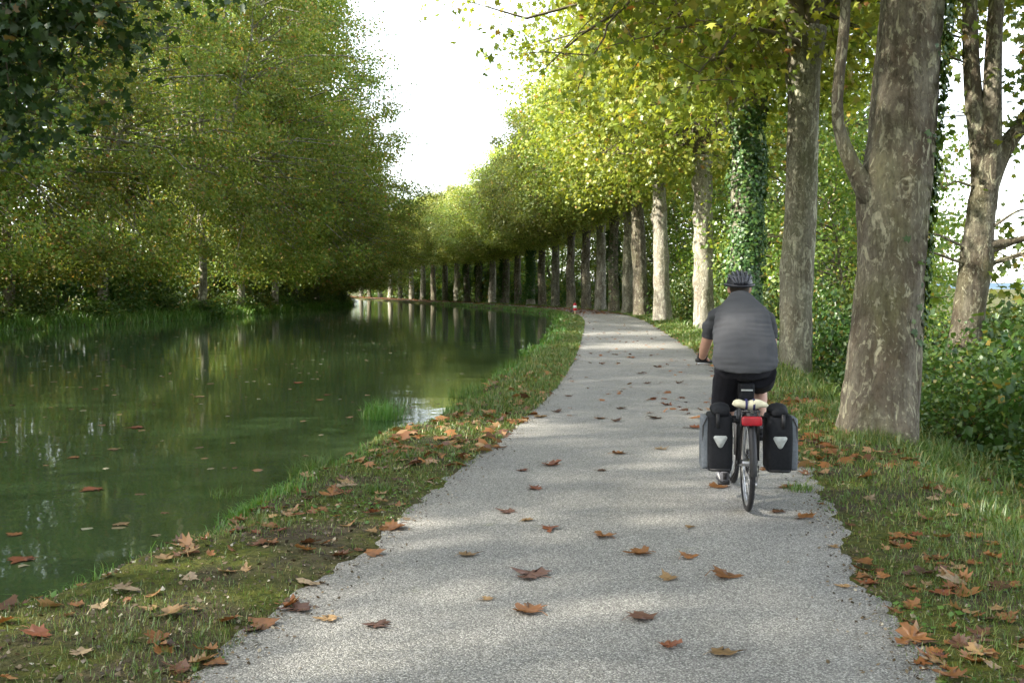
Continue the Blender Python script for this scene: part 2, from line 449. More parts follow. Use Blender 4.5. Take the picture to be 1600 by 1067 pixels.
# ------------------------------------------------------------------ towpath
def path():
    ys = np.concatenate([np.arange(-30, 2, 1.0), np.arange(2, 14, 0.04), np.arange(14, 40, 0.2), np.arange(40, 220, 1.0)])
    L = lat(ys); c = path_c(ys)
    nl = 0.030 * np.sin(ys * 9.3) + 0.04 * np.sin(ys * 3.1 + 1) + 0.018 * np.sin(ys * 23 + 2) + 0.05 * np.sin(ys * 1.2) + rng.normal(0, 0.010, len(ys))
    nr = 0.030 * np.sin(ys * 8.1 + 4) + 0.04 * np.sin(ys * 2.7 + 2) + 0.018 * np.sin(ys * 21) + 0.05 * np.sin(ys * 1.35 + 3) + rng.normal(0, 0.010, len(ys))
    fr = [-1.56, -1.5, -0.9, -0.3, 0.3, 0.9, 1.5, 1.56]
    cols = []
    for k, f in enumerate(fr):
        off = (nl if f < -1.2 else nr if f > 1.2 else 0 * ys)
        z = np.where(abs(f) > 1.55, -0.04, 0.0) + 0.010 * (1 - (f / 1.5) ** 2) * (abs(f) < 1.52)
        cols.append(np.stack([c + (f + off) / L, ys, 0 * ys + z], -1))
    V = np.stack(cols, 1).reshape(-1, 3)
    n = len(fr)
    i = np.arange(len(ys) - 1)[:, None] * n + np.arange(n - 1)[None, :]
    Q = np.stack([i, i + 1, i + n + 1, i + n], -1).reshape(-1, 4)
    m, nt, out = new_mat('chip_seal')
    co = nt.nodes.new("ShaderNodeTexCoord").outputs['Object']
    vo = N(nt, "ShaderNodeTexVoronoi", Scale=135.0); nt.links.new(co, vo.inputs['Vector'])
    rgb = nt.nodes.new("ShaderNodeSeparateColor"); nt.links.new(vo.outputs['Color'], rgb.inputs[0])
    chip = ramp(nt, rgb.outputs[0], [(0.0, (0.17, 0.165, 0.155)), (0.45, (0.275, 0.268, 0.25)), (0.8, (0.40, 0.39, 0.362)), (1.0, (0.58, 0.565, 0.525))])
    gap = ramp(nt, vo.outputs['Distance'], [(0.35, (1, 1, 1)), (0.75, (0.55, 0.55, 0.54))])
    col = mixc(nt, 1.0, chip, gap, 'MULTIPLY')
    big = noise_n(nt, co, 0.9, 5, 0.6)
    col = mixc(nt, 1.0, col, ramp(nt, big, [(0.3, (0.86, 0.86, 0.86)), (0.7, (1.14, 1.12, 1.08))]), 'MULTIPLY')
    mossn = noise_n(nt, co, 2.3, 5, 0.65)
    col = mixc(nt, ramp(nt, mossn, [(0.63, (0, 0, 0)), (0.75, (0.35, 0.35, 0.35))]), col, (0.20, 0.21, 0.10))
    p = N(nt, "ShaderNodeBsdfPrincipled", Roughness=0.8); p.inputs['Specular IOR Level'].default_value = 0.3
    nt.links.new(col, p.inputs['Base Color'])
    h = ramp(nt, vo.outputs['Distance'], [(0.0, (1, 1, 1)), (0.8, (0, 0, 0))])
    nt.links.new(bump(nt, h, 0.8, 0.006), p.inputs['Normal'])
    nt.links.new(p.outputs[0], out.inputs[0])
    o = obj('path', mesh_np('path', V, [Q], [m], True))
    tag(o, kind='structure', label='grey chip-sealed towpath curving away to the left')
path()

# ------------------------------------------------------------------ canal water
def water():
    ys = np.concatenate([np.arange(-60, 60, 1.0), np.arange(60, 300, 2.0)])
    V = []; 
    for t in np.linspace(0, 1, 9):
        x0 = wl_x(ys) - 1.5; x1 = wr_x0(ys) + 0.6
        V.append(np.stack([x0 + (x1 - x0) * t, ys, 0 * ys + WATER], -1))
    V = np.stack(V, 1).reshape(-1, 3); n = 9
    i = np.arange(len(ys) - 1)[:, None] * n + np.arange(n - 1)[None, :]
    Q = np.stack([i, i + 1, i + n + 1, i + n], -1).reshape(-1, 4)
    m, nt, out = new_mat('canal_water')
    co = nt.nodes.new("ShaderNodeTexCoord").outputs['Object']
    mp = nt.nodes.new("ShaderNodeMapping"); mp.inputs['Rotation'].default_value = (0, 0, 0.2); mp.inputs['Scale'].default_value = (1.0, 1.0, 1.0)
    nt.links.new(co, mp.inputs[0])
    n1 = noise_n(nt, mp.outputs[0], 1.1, 3, 0.5); n2 = noise_n(nt, mp.outputs[0], 6.0, 2, 0.5)
    h = math_n(nt, 'ADD', n1, math_n(nt, 'MULTIPLY', n2, 0.18))
    murk = ramp(nt, noise_n(nt, co, 0.35, 4), [(0.3, (0.022, 0.042, 0.017)), (0.7, (0.042, 0.068, 0.030))])
    p = N(nt, "ShaderNodeBsdfPrincipled", Roughness=0.035, IOR=1.33)
    nt.links.new(murk, p.inputs['Base Color'])
    nt.links.new(bump(nt, h, 0.045, 0.10), p.inputs['Normal'])
    nt.links.new(p.outputs[0], out.inputs[0])
    o = obj('water', mesh_np('water', V, [Q], [m], True))
    tag(o, kind='structure', label='still green canal water mirroring the trees')
water()

# ------------------------------------------------------------------ far blue hills
def hills():
    a = np.linspace(-0.2, 1.3, 60)          # bearings to the right of the view
    R = 2600.0
    V = []
    for k in range(4):
        rr = R + k * 250
        hh = [-4, 22, 36, -5][k]
        prof = (0.55 + 0.30 * np.sin(a * 5.3 + k) + 0.15 * np.sin(a * 13 + 2 * k))
        V.append(np.stack([np.sin(a) * rr, np.cos(a) * rr, np.where(hh > 0, hh * prof, hh) + 0 * a], -1))
    V = np.stack(V, 1).reshape(-1, 3); n = 4
    i = np.arange(59)[:, None] * n + np.arange(n - 1)[None, :]
    Q = np.stack([i, i + 1, i + n + 1, i + n], -1).reshape(-1, 4)
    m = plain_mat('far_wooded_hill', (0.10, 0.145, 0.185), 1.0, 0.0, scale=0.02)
    o = obj('hills', mesh_np('hills', V, [Q], [m], True)); tag(o, kind='structure', label='low blue hills on the far horizon at the right')
hills()

# ------------------------------------------------------------------ leaf clouds
def frames(nrm, r):
    """random in-plane frames for the given normals"""
    nrm = nrm / (np.linalg.norm(nrm, axis=1)[:, None] + 1e-9)
    t = r.normal(0, 1, nrm.shape); t -= nrm * (t * nrm).sum(1)[:, None]; t /= np.linalg.norm(t, axis=1)[:, None] + 1e-9
    return t, np.cross(nrm, t), nrm
KITE_V = np.array([(0, 0, 0), (-0.40, 0.42, -0.10), (0, 1.0, -0.06), (0.40, 0.42, -0.10)])
KITE_T = np.array([(0, 2, 1), (0, 3, 2)])
LOBE_V = np.array([(0, 0, 0), (-0.46, 0.10, -.09), (-0.25, 0.34, -.04), (-0.42, 0.66, -.12), (-.13, .66, -.03), (0, 1.0, -0.1), (.13, .66, -.03), (0.42, 0.66, -.12), (0.25, 0.34, -.04), (0.46, 0.10, -.09)])
LOBE_T = np.array([(0, 2, 1), (0, 4, 2), (2, 4, 3), (0, 6, 4), (4, 6, 5), (0, 8, 6), (6, 8, 7), (0, 9, 8)])
def leaf_cloud(C, nrm, size, r, lobed=False):
    t, b, n = frames(nrm, r)
    TV, TT = (LOBE_V, LOBE_T) if lobed else (KITE_V, KITE_T)
    s = size[:, None, None]
    V = C[:, None, :] + s * (TV[None, :, 0:1] * t[:, None, :] + (TV[None, :, 1:2] - 0.5) * b[:, None, :] + TV[None, :, 2:3] * n[:, None, :])
    F = (np.arange(len(C)) * len(TV))[:, None, None] + TT[None]
    return V.reshape(-1, 3), F.reshape(-1, 3)

def crown_points(r, n, R, z0, z1, prof, off=(0, 0), lumps=0.35):
    """clump centres spread through a crown; prof(t) gives relative radius"""
    out = []
    while len(out) < n:
        t = r.uniform(0, 1); a = r.uniform(0, 2 * PI)
        rr = prof(t) * R * (1 + lumps * math.sin(3 * a + 5 * t + r.uniform(-.5, .5)) * 0.6 + lumps * 0.5 * math.sin(7 * a - 9 * t))
        q = r.uniform(0, 1) ** 0.42
        if r.uniform() > prof(t) ** 0.8 + 0.1: continue
        out.append((rr * q * math.cos(a) + off[0], rr * q * math.sin(a) + off[1], z0 + t * (z1 - z0)))
    return np.array(out)

def make_crown(seed, n_clump, per, R, z0, z1, prof, leaf, fork, n_limb, limb_r, mat, off=(0, 0), lobed=False, csize=0.75, limb_spread=0.6, lumps=0.35, twig_mat='twig', limb_top=0.86):
    """returns (boughs mesh, crown mesh); local origin at the trunk's foot"""
    r = np.random.default_rng(seed)
    C = crown_points(r, n_clump, R, z0, z1, prof, off, lumps)
    g = Geo()
    limbs = []
    fork = np.array(fork, dtype=float)
    for k in range(n_limb):
        a = 2 * PI * (k + r.uniform(-.3, .3)) / n_limb
        sp = R * limb_spread * r.uniform(0.35, 1.0) if k else R * 0.12
        top = np.array([off[0] * 0.8 + math.cos(a) * sp, off[1] * 0.8 + math.sin(a) * sp, z0 + (z1 - z0) * limb_top * (1.0 if k == 0 else r.uniform(0.65, 1.0))])
        top[2] = max(top[2], fork[2] + 1.5)
        ts = np.linspace(0, 1, 12)
        p = fork[None] + ts[:, None] * (top - fork)[None]
        bow = np.sin(ts * PI) * R * 0.10
        p[:, 0] += math.cos(a) * bow + 0.18 * np.sin(ts * 9 + k) * ts; p[:, 1] += math.sin(a) * bow + 0.18 * np.cos(ts * 8 + 2 * k) * ts
        rad = limb_r * r.uniform(0.7, 1.0) * (1 - ts) ** 0.75 + 0.018
        g.tube(p, rad, 7, caps=False)
        limbs.append(p[1:])
    LP = np.concatenate(limbs)
    for c in C:
        d = LP - c
        cost = np.linalg.norm(d, axis=1) + np.where(LP[:, 2] > c[2], 2.0, 0) * 0.8
        b = LP[np.argmin(cost)]
        ts = np.linspace(0, 1, 4)[:, None]
        mid = b + (c - b) * ts
        mid[1:3, 2] += np.array([0.12, 0.10]) * np.linalg.norm(c - b) * 0.7
        mid[1:3] += r.normal(0, 0.06, (2, 3)) * np.linalg.norm(c - b)
        L = np.linalg.norm(c - b)
        g.tube(mid, np.linspace(0.014 + 0.011 * L, 0.008, 4), 4, caps=False)
    k = n_clump * per
    ci = np.repeat(np.arange(n_clump), per)
    cs = csize * r.uniform(0.65, 1.45, n_clump)
    P = C[ci] + r.normal(0, 1, (k, 3)) * np.array([0.62, 0.62, 0.42]) * cs[ci][:, None]
    P[:, 2] = np.maximum(P[:, 2], 0.4)
    nrm = r.normal(0, 1, (k, 3)) * np.array([0.85, 0.85, 0.6]) + np.array([0, 0, 0.55])
    ax = P - np.array([off[0], off[1], 0]); ax[:, 2] = 0; ax /= np.linalg.norm(ax, axis=1)[:, None] + 1e-6
    nrm += ax * 0.45
    V, F = leaf_cloud(P, nrm, leaf * r.uniform(0.6, 1.25, k), r, lobed)
    return g.mesh('boughs', M[twig_mat]), mesh_np('crown', V, [F], [M[mat]])

def trunk_mesh(seed, foot_r, top_r, h, lean=(0, 0), flare=0.35, bark='bark_brown', knots=(), extra=None, seg=28, step=0.16, rough=0.03, sink=0.5, head=0.0, bend=0.0, close=0.0):
    """foot at origin, ends at (0,0,h) + lean; knots: (z, angle, size, height)"""
    r = np.random.default_rng(seed)
    zs = np.arange(-sink, h + step * 0.5, step)
    ts = np.clip(zs / h, 0, 1)
    P = np.stack([lean[0] * ts + bend * np.sin(ts * PI), lean[1] * ts + 0.4 * bend * np.sin(ts * 2 * PI), zs], -1)
    R = foot_r + (top_r - foot_r) * ts
    if close: R = R * np.clip((h + .05 - zs) / close, 0.12, 1) ** .6
    R = R * (1 + flare * np.exp(-np.clip(zs, 0, 9) / 0.38)) * (1 + head * np.exp(-((zs - h) / 0.5) ** 2))
    ph = r.uniform(0, 6, 6)
    def disp(p, a, rr, i):
        z = p[2]
        q = np.stack([np.cos(a) * 1.0 + ph[0], np.sin(a) * 1.0 + ph[1], 0 * a + z * 0.9], -1)
        d = 1 + rough * 1.8 * noise3(q, 1.6, 2) + rough * noise3(q * 3.1, 2.0, 2)
        d = d + flare * 0.35 * math.exp(-max(z, 0) / 0.45) * np.sin(5 * a + ph[2])
        for kz, ka, ks, kh in knots:
            da = np.angle(np.exp(1j * (a - ka))) * rr
            d = d + kh * np.exp(-(((z - kz) / ks) ** 2 + (da / ks) ** 2))
        return rr * d
    g = Geo().tube(P, R, seg, True, disp)
    if extra: extra(g)
    return g.mesh('trunk', M[bark])

def ivy_mesh(seed, P_fn, n, size, mat='leaf_ivy'):
    r = np.random.default_rng(seed)
    C, nr = P_fn(r, n)
    V, F = leaf_cloud(C, nr, size * r.uniform(0.6, 1.3, n), r, True)
    return mesh_np('ivy', V, [F], [M[mat]])

def add_part(name, me, parent, loc=(0, 0, 0), rz=0.0, sc=None):
    return obj(name, me, parent, loc, (0, 0, rz), sc)

# crown families ------------------------------------------------------------
prof_plane = lambda t: max(0.05, math.sin(PI * min(1, (t * 0.93 + 0.06)) ** 0.75)) ** 0.6
prof_left = lambda t: max(0.05, (0.55 + 0.45 * math.sin(PI * min(t * 1.15, 1) ** 0.8)) * (1 - t ** 8) ** 0.5)
prof_round = lambda t: max(0.05, math.sin(PI * (0.08 + 0.9 * t))) ** 0.55
PLANE_NEAR = [make_crown(101 + k, 260, 100, 5.6, 6.3, 16.8, prof_plane, 0.18, (0, 0, 6.9), 7, 0.20, 'leaf_plane', (-0.8, 0), True, 0.76) for k in range(2)]
PLANE_FAR = [make_crown(111 + k, 300, 175, 5.8, 6.5, 17.0, prof_plane, 0.162, (0, 0, 6.3), 8, 0.17, 'leaf_plane_far_glare', (-1.0, 0), False, 0.74) for k in range(3)]
LEFT_TREE = [make_crown(131 + k, 340, 185, 5.8, 1.9, 25.0, prof_left, 0.172, (0, 0, 6.0), 8, 0.22, 'leaf_left', (1.3, 0), False, 0.80, 0.65, 0.45, 'bark_olive', 0.93) for k in range(3)]
WOOD_TREE = [make_crown(151 + k, 230, 62, 4.2, 0.8, 12.0, prof_round, 0.20, (0, 0, 2.5), 6, 0.12, 'leaf_wood', (0, 0), False, 0.75) for k in range(3)]

# ------------------------------------------------------------------ right-hand row of plane trees
ROW_GROUP = 'plane trees lining the right side of the towpath'
def row_tree(x, y, trunk, fam, label, rz=0.0, sc=1.0, fork_h=6.9, top=(0, 0), zoff=0.0):
    z = float(ground_z(x, y)) + zoff
    e = empty('plane_tree', (x, y, z)); tag(e, label, 'tree', ROW_GROUP)
    obj('trunk', trunk, e)
    b = add_part('boughs', fam[0], e, (top[0], top[1], 0), rz, (1, 1, sc))
    c = add_part('crown', fam[1], e, (top[0], top[1], 0), rz, (1, 1, sc))
    return e

# nearest tree in view: broad brown trunk with a shoot and ivy up its right side
def t1_extra(g):
    ts = np.linspace(0, 1, 16)
    p = np.stack([-0.10 - 0.42 * np.sin(np.minimum(ts * 3.2, 1) * PI * 0.5) + .10 * np.maximum(ts - .3, 0), -0.05 - 0.1 * ts, 2.52 + 3.9 * ts ** 1.15], -1)
    p[:, 0] += .02 * np.sin(ts * 14)
    g.tube(p, np.concatenate([[.15, .12, .095, .08], np.linspace(0.066, 0.045, 12)]), 10)
def t1_ivy(r, n):
    z = r.uniform(0.9, 6.5, n); a = r.normal(-0.15, 0.36, n) - 0.12 * np.sin(z * 1.7)
    R = 0.365 + 0.02 * r.random(n) + 0.05 * r.random(n) ** 2
    t = z / 6.9
    P = np.stack([0.46 * t + R * np.cos(a), R * np.sin(a), z], -1)
    nr = np.stack([np.cos(a), np.sin(a), 0.3 + 0 * a], -1) + r.normal(0, .35, (n, 3))
    return P, nr
T1 = trunk_mesh(1, 0.385, 0.305, 6.9, (0.46, 0.1), 0.15, 'bark_brown', [(2.55, 3.2, 0.34, 0.24), (3.55, 4.2, 0.2, 0.10), (1.5, 5.0, 0.3, 0.07), (2.0, 3.6, .2, .08)], t1_extra, 44, 0.09, 0.035)
e = row_tree(4.06, 11.3, T1, PLANE_NEAR[0], 'nearest plane tree of the right row, broad brown trunk with ivy on one side', 0.3, 1.0, 6.9, (0.46, 0.1), 0.05)
obj('ivy', ivy_mesh(21, t1_ivy, 1500, 0.075), e)
# second: grey-olive, burl on its left, forked top
T2 = trunk_mesh(2, 0.325, 0.285, 6.9, (0.14, 0.0), 0.15, 'bark_olive', [(6.0, 3.2, 0.30, 0.30), (1.9, 3.0, 0.5, 0.05), (4.0, 3.8, .25, .06)], None, 36, 0.12, 0.04, head=0.35)
row_tree(5.64, 20.4, T2, PLANE_NEAR[1], 'second plane tree of the right row, olive-grey trunk with a burl high on its left', -0.4, 1.0, 6.9, (0.14, 0))
# third: wrapped in ivy
def t3_ivy(r, n):
    z = 0.9 + 6.3 * r.random(n); a = r.uniform(0, 2 * PI, n)
    keep = r.normal(-1.15, 0.85, n) + 0.35 * np.sin(z * 1.9) + .2 * np.sin(z * 5.1); a = np.where(r.random(n) < 0.90, keep, a)
    R = 0.43 + 0.10 * r.random(n) + 0.06 * np.sin(z * 3 + a * 2)
    P = np.stack([0.05 * z / 6.9 + R * np.cos(a), R * np.sin(a), z], -1)
    nr = np.stack([np.cos(a), np.sin(a), 0.4 + 0 * a], -1) + r.normal(0, .4, (n, 3))
    return P, nr
T3 = trunk_mesh(3, 0.40, 0.38, 6.9, (0.05, 0), 0.25, 'bark_olive', [(6.6, 3.1, .35, .3), (6.5, 0.2, .3, .25)], None, 28, 0.16, 0.04, head=0.30)
e = row_tree(6.15, 27.2, T3, PLANE_NEAR[0], 'third plane tree of the right row, trunk wrapped in leafy ivy behind the cyclist', 1.0, 1.0, 6.9, (0.05, 0))
obj('ivy', ivy_mesh(23, t3_ivy, 4600, 0.11), e)
T4 = trunk_mesh(4, 0.37, 0.33, 6.9, (-0.1, 0), 0.25, 'bark_pale', [(7.0, 3.2, .3, .3), (4.6, 3.1, .3, .22), (5.9, 3.0, .25, .3), (2.2, 3.3, .3, .15), (3.4, 2.9, .2, .15), (1.2, 0.2, .3, .1)], None, 28, 0.14, 0.05)
row_tree(7.35, 39.2, T4, PLANE_NEAR[1], 'fourth plane tree of the right row, knobbly whitish trunk in sunlight', 0.2, 1.0, 6.9, (-0.1, 0))
T5 = trunk_mesh(5, 0.40, 0.30, 6.9, (-0.25, 0), 0.22, 'bark_pale', [(5.0, 3.2, .35, .35), (3.0, 0.2, .3, .12), (2.0, 3.0, .4, .1)], None, 28, 0.16, 0.05)
row_tree(7.25, 49.2, T5, PLANE_NEAR[0], 'fifth plane tree of the right row, pale trunk with a knob at mid height', -0.7, 1.02, 6.9, (-0.25, 0))
T6 = trunk_mesh(6, 0.44, 0.34, 6.9, (-0.3, 0), 0.2, 'bark_brown', [(4.0, 3.1, .4, .12)], None, 24, 0.2, 0.04)
row_tree(7.35, 58.2, T6, PLANE_NEAR[1], 'sixth plane tree of the right row, brown trunk leaning slightly left', 0.8, 1.0, 6.9, (-0.3, 0))
FAR_TR = [trunk_mesh(30 + k, 0.36 + 0.02 * k, 0.29, 6.3, (0, 0), 0.18, b, [(3 + k * .4, 3.0 + k, .4, .12), (1.5, 1.0 + 2 * k, .4, .1)], None, 20, 0.25, 0.05, head=0.35, bend=0.08 * (k - 1))
          for k, b in enumerate(['bark_brown', 'bark_olive', 'bark_pale', 'bark_brown'])]
far_ivy = ivy_mesh(29, lambda r, n: t3_ivy(r, n), 2600, 0.17)
far_spots = [(7.2, 63.5), (6.8, 68.2), (6.25, 72.9), (5.6, 77.0), (4.75, 82.0), (3.7, 87.2), (2.7, 91.0), (1.7, 95.0), (0.6, 99.0), (-0.75, 103.2), (-2.1, 107.4), (-3.6, 111.8), (-5.1, 116.8), (-6.6, 121.8), (-8.3, 127.5), (-10.2, 133.5), (-12.2, 140.0), (-14.4, 147.0), (-16.8, 154.5), (-19.3, 162.5), (-22, 171), (-25, 180), (-28, 190)]
ORD = ['seventh', 'eighth', 'ninth', 'tenth', 'eleventh', 'twelfth', 'thirteenth', 'fourteenth', 'fifteenth', 'sixteenth', 'seventeenth', 'eighteenth', 'nineteenth', 'twentieth', 'twenty-first', 'twenty-second', 'twenty-third', 'twenty-fourth', 'twenty-fifth', 'twenty-sixth', 'twenty-seventh', 'twenty-eighth', 'twenty-ninth']
for k, (x, y) in enumerate(far_spots):
    tk = [1, 0, 2, 0, 0, 1, 0, 2, 0, 3, 2, 1, 0, 2, 1, 0, 2, 1, 0, 2, 1, 0, 2][k]
    iv = k in (1, 7, 9, 11, 12)
    lab = ('%s plane tree of the right row as the path bends left, trunk %s' % (ORD[k], 'dark with ivy' if iv else ['brown-grey', 'olive-grey', 'pale grey', 'brown-grey'][tk]))
    a_row = math.atan2(path_c(y + 2) - path_c(y - 2), 4.0)
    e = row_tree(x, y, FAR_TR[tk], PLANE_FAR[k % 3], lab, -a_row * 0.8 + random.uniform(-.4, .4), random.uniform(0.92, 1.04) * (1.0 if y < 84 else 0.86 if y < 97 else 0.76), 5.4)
    if iv: obj('ivy', far_ivy, e, (0, 0, 0), (0, 0, random.uniform(0, 6)), (0.95, 0.95, 0.75))
# trees of the row beside and behind the camera: their shade and the low bough at upper left
for k, (x, y) in enumerate([(2.9, 3.0), (1.3, -5.5), (-0.3, -14.0)]):
    row_tree(x, y, FAR_TR[k], PLANE_NEAR[k % 2], ['plane tree of the right row beside the viewpoint, its long bough hanging over the canal', 'plane tree of the right row just behind the viewpoint', 'plane tree of the right row second behind the viewpoint'][k], 0.2 * k, 1.0)
def bough():
    """long low bough of the tree beside the viewpoint, hanging over the water"""
    r = np.random.default_rng(77)
    root = [o for o in COL.objects if o.name.startswith('plane_tree') and o.get('label', '').startswith('plane tree of the right row beside')][0]
    ox, oy, oz = root.location
    ts = np.linspace(0, 1, 18)
    A = np.array([2.9, 3.0, 6.0]); B = np.array([-2.6, 7.4, 8.2]); Cc = np.array([-6.1, 12.4, 4.6])
    p = ((1 - ts) ** 2)[:, None] * A + (2 * ts * (1 - ts))[:, None] * B + (ts ** 2)[:, None] * Cc
    g = Geo().tube(p, 0.15 * (1 - ts) ** 0.8 + 0.02, 8)
    cl = []
    for k in range(110):
        c = np.array([r.normal(-6.0, 0.85), r.normal(12.2, 0.9), 0])
        top = 6.6; low = 3.0 + 0.95 * max(0, (c[0] + 6.4)) + r.uniform(0, .5)
        c[2] = r.uniform(low, top)
        cl.append(c)
        b = p[np.argmin(np.linalg.norm(p[8:] - c, axis=1)) + 8]
        g.tube(np.stack([b, (b + c) / 2 + (0, 0, .15), c]), [0.022, 0.014, 0.007], 4, False)
    C = np.array(cl); per = 62; ci = np.repeat(np.arange(len(C)), per); n = len(ci)
    P = C[ci] + r.normal(0, 1, (n, 3)) * np.array([.30, .30, .24])
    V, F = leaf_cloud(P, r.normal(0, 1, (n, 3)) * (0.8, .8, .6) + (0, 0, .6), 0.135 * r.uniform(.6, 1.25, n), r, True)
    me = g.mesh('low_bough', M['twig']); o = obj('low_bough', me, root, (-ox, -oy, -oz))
    me2 = mesh_np('low_bough_leaves', V, [F], [M['leaf_bough_shaded']]); obj('bough_leaves', me2, o)
bough()
def high_bough():
    '''bough of the second tree reaching out over the path'''
    r = np.random.default_rng(78)
    root = [o for o in COL.objects if o.get('label', '').startswith('second plane tree of the right row,')][0]
    ox, oy, oz = root.location
    g = Geo(); P0 = []
    def bz(A, B, C, r0, n=14):
        ts = np.linspace(0, 1, n); A, B, C = map(np.array, (A, B, C))
        p = ((1 - ts) ** 2)[:, None] * A + (2 * ts * (1 - ts))[:, None] * B + (ts ** 2)[:, None] * C
        p[1:-1] += r.normal(0, .03, (n - 2, 3)); g.tube(p, r0 * (1 - ts) ** .8 + .008, 6); P0.append(p[5:])
    bz((5.8, 20.3, 6.7), (3.2, 19.9, 8.4), (0.5, 19.0, 5.5), .07)
    bz((3.3, 19.8, 7.6), (2.0, 18.8, 7.2), (1.2, 18.2, 5.2), .035)
    bz((5.7, 20.2, 6.2), (4.2, 19.0, 6.8), (2.2, 18.4, 6.0), .05)
    bz((4.6, 19.6, 6.5), (3.6, 18.6, 6.0), (3.0, 18.0, 4.9), .025)
    L = np.concatenate(P0); C = []
    for k in range(34):
        b = L[r.integers(len(L))]; c = b + r.normal(0, 1, 3) * (.5, .5, .35) + (0, 0, -.05); C.append(c)
        g.tube(np.stack([b, (b + c) / 2 + (0, 0, .06), c]), [.012, .009, .004], 4, False)
    C = np.array(C); per = 22; ci = np.repeat(np.arange(len(C)), per); n = len(ci)
    P = C[ci] + r.normal(0, 1, (n, 3)) * (.28, .28, .18)
    V, F = leaf_cloud(P, r.normal(0, 1, (n, 3)) * (.8, .8, .6) + (0, 0, .6), .155 * r.uniform(.6, 1.25, n), r, True)
    o = obj('low_bough', g.mesh('low_bough', M['twig']), root, (-ox, -oy, -oz))
    obj('bough_leaves', mesh_np('bough_leaves', V, [F], [M['leaf_plane']]), o)
high_bough()

# ------------------------------------------------------------------ forked tree on the slope at the far right
def slope_tree():
    x, y = 7.35, 17.0
    z = float(ground_z(x, y))
    e = empty('plane_tree', (x, y, z)); tag(e, 'forked plane tree down the slope at the right edge, beyond the nearest trunk', 'tree')
    LIMB = []
    def ex(g):
        def limb(pts, rad, seg=10):
            P = np.array(pts, dtype=float); ts = np.linspace(0, 1, len(P)); tt = np.linspace(0, 1, 16)
            Q = np.stack([np.interp(tt, ts, P[:, i]) for i in range(3)], -1)
            for _ in range(3): Q[1:-1] = (Q[:-2] + Q[1:-1] * 2 + Q[2:]) / 4
            LIMB.append(Q[4:])
            g.tube(Q, np.interp(tt, np.linspace(0, 1, len(rad)), rad), seg)
        limb([(.40, 0, 3.7), (.40, 0, 4.5), (.24, 0, 5.5), (.15, 0, 6.4), (.05, 0, 9.5)], [.18, .165, .15, .125, .09])
        limb([(.45, -.03, 3.8), (.52, -.06, 4.7), (.46, -.15, 5.8), (.45, -.2, 7.0), (.65, -.3, 10)], [.18, .17, .145, .12, .08])
        limb([(.42, 0, 3.9), (.62, 0, 4.6), (.95, .05, 5.1), (1.5, .1, 5.5), (2.6, .2, 6.6)], [.18, .17, .13, .09, .04])
        r = np.random.default_rng(5)
        for k in range(9):
            b = np.array([.85 + .11 * k, .05, 5.05 + .07 * k])
            d = np.array([r.uniform(.1, 1.2), r.uniform(-.6, .6), r.uniform(.6, 1.8)])
            limb([b, b + d * .6 + (0, 0, .1), b + d * 1.4], [.035, .02, .008], 5)
        for k in range(7):
            b = np.array([.33, -.05, r.uniform(2.4, 4.4)]); s = 1 if r.uniform() < .6 else -1
            d = np.array([s * r.uniform(.6, 1.6), r.uniform(-.7, .2), r.uniform(-.05, .5)])
            limb([b, b + d * .3 + (0, 0, .02), b + d * .65 + (0, 0, .12), b + d], [.035, .026, .018, .006], 6)
        limb([(.35, -.1, 3.2), (1.0, -.2, 3.3), (1.9, -.3, 3.75)], [.09, .05, .02], 7)
    obj('trunk', trunk_mesh(8, 0.27, 0.22, 4.7, (0.5, 0), 0.25, 'bark_brown', [(4.3, 3.1, .4, .2), (2.9, 0, .3, .2)], ex, 28, 0.10, 0.045, close=0.9), e)
    r = np.random.default_rng(91)
    g = Geo(); cl = []
    for k in range(150):
        if k >= 105: c = (r.uniform(.75, 2.7), r.uniform(-1.8, 1.2), r.uniform(4.9, 9.0))
        elif k < 42: c = (r.uniform(.9, 4.2), r.uniform(-2, 2), r.uniform(5.6, 11))
        elif k < 70: c = (r.uniform(-2.2, 3), r.uniform(-2, 2), r.uniform(8.0, 12.5))
        elif k < 90: c = (r.uniform(.9, 3.2), r.uniform(-1.4, 1.0), r.uniform(2.4, 4.3))
        else: c = (r.uniform(-.9, -.3), r.uniform(-1, 1), r.uniform(5.0, 8.5))
        cl.append(c)
        LQ = np.concatenate(LIMB); b = LQ[np.argmin(np.linalg.norm(LQ - np.array(c) + (0, 0, .4), axis=1))]
        g.tube(np.stack([b, b + (np.array(c) - b) * .5 + r.normal(0, .12, 3) + (0, 0, .1), c]), [.014, .010, .004], 4, False)
    C = np.array(cl); per = 34; ci = np.repeat(np.arange(len(C)), per); n = len(ci)
    P = C[ci] + r.normal(0, 1, (n, 3)) * (.38, .38, .26)
    V, F = leaf_cloud(P, r.normal(0, 1, (n, 3)) * (.8, .8, .6) + (0, 0, .6), 0.16 * r.uniform(.6, 1.25, n), r, True)
    tag(obj('twigs', g.mesh('twigs', M['twig']), e), kind='stuff')
    obj('crown', mesh_np('crown', V, [F], [M['leaf_wood']]), e)
slope_tree()

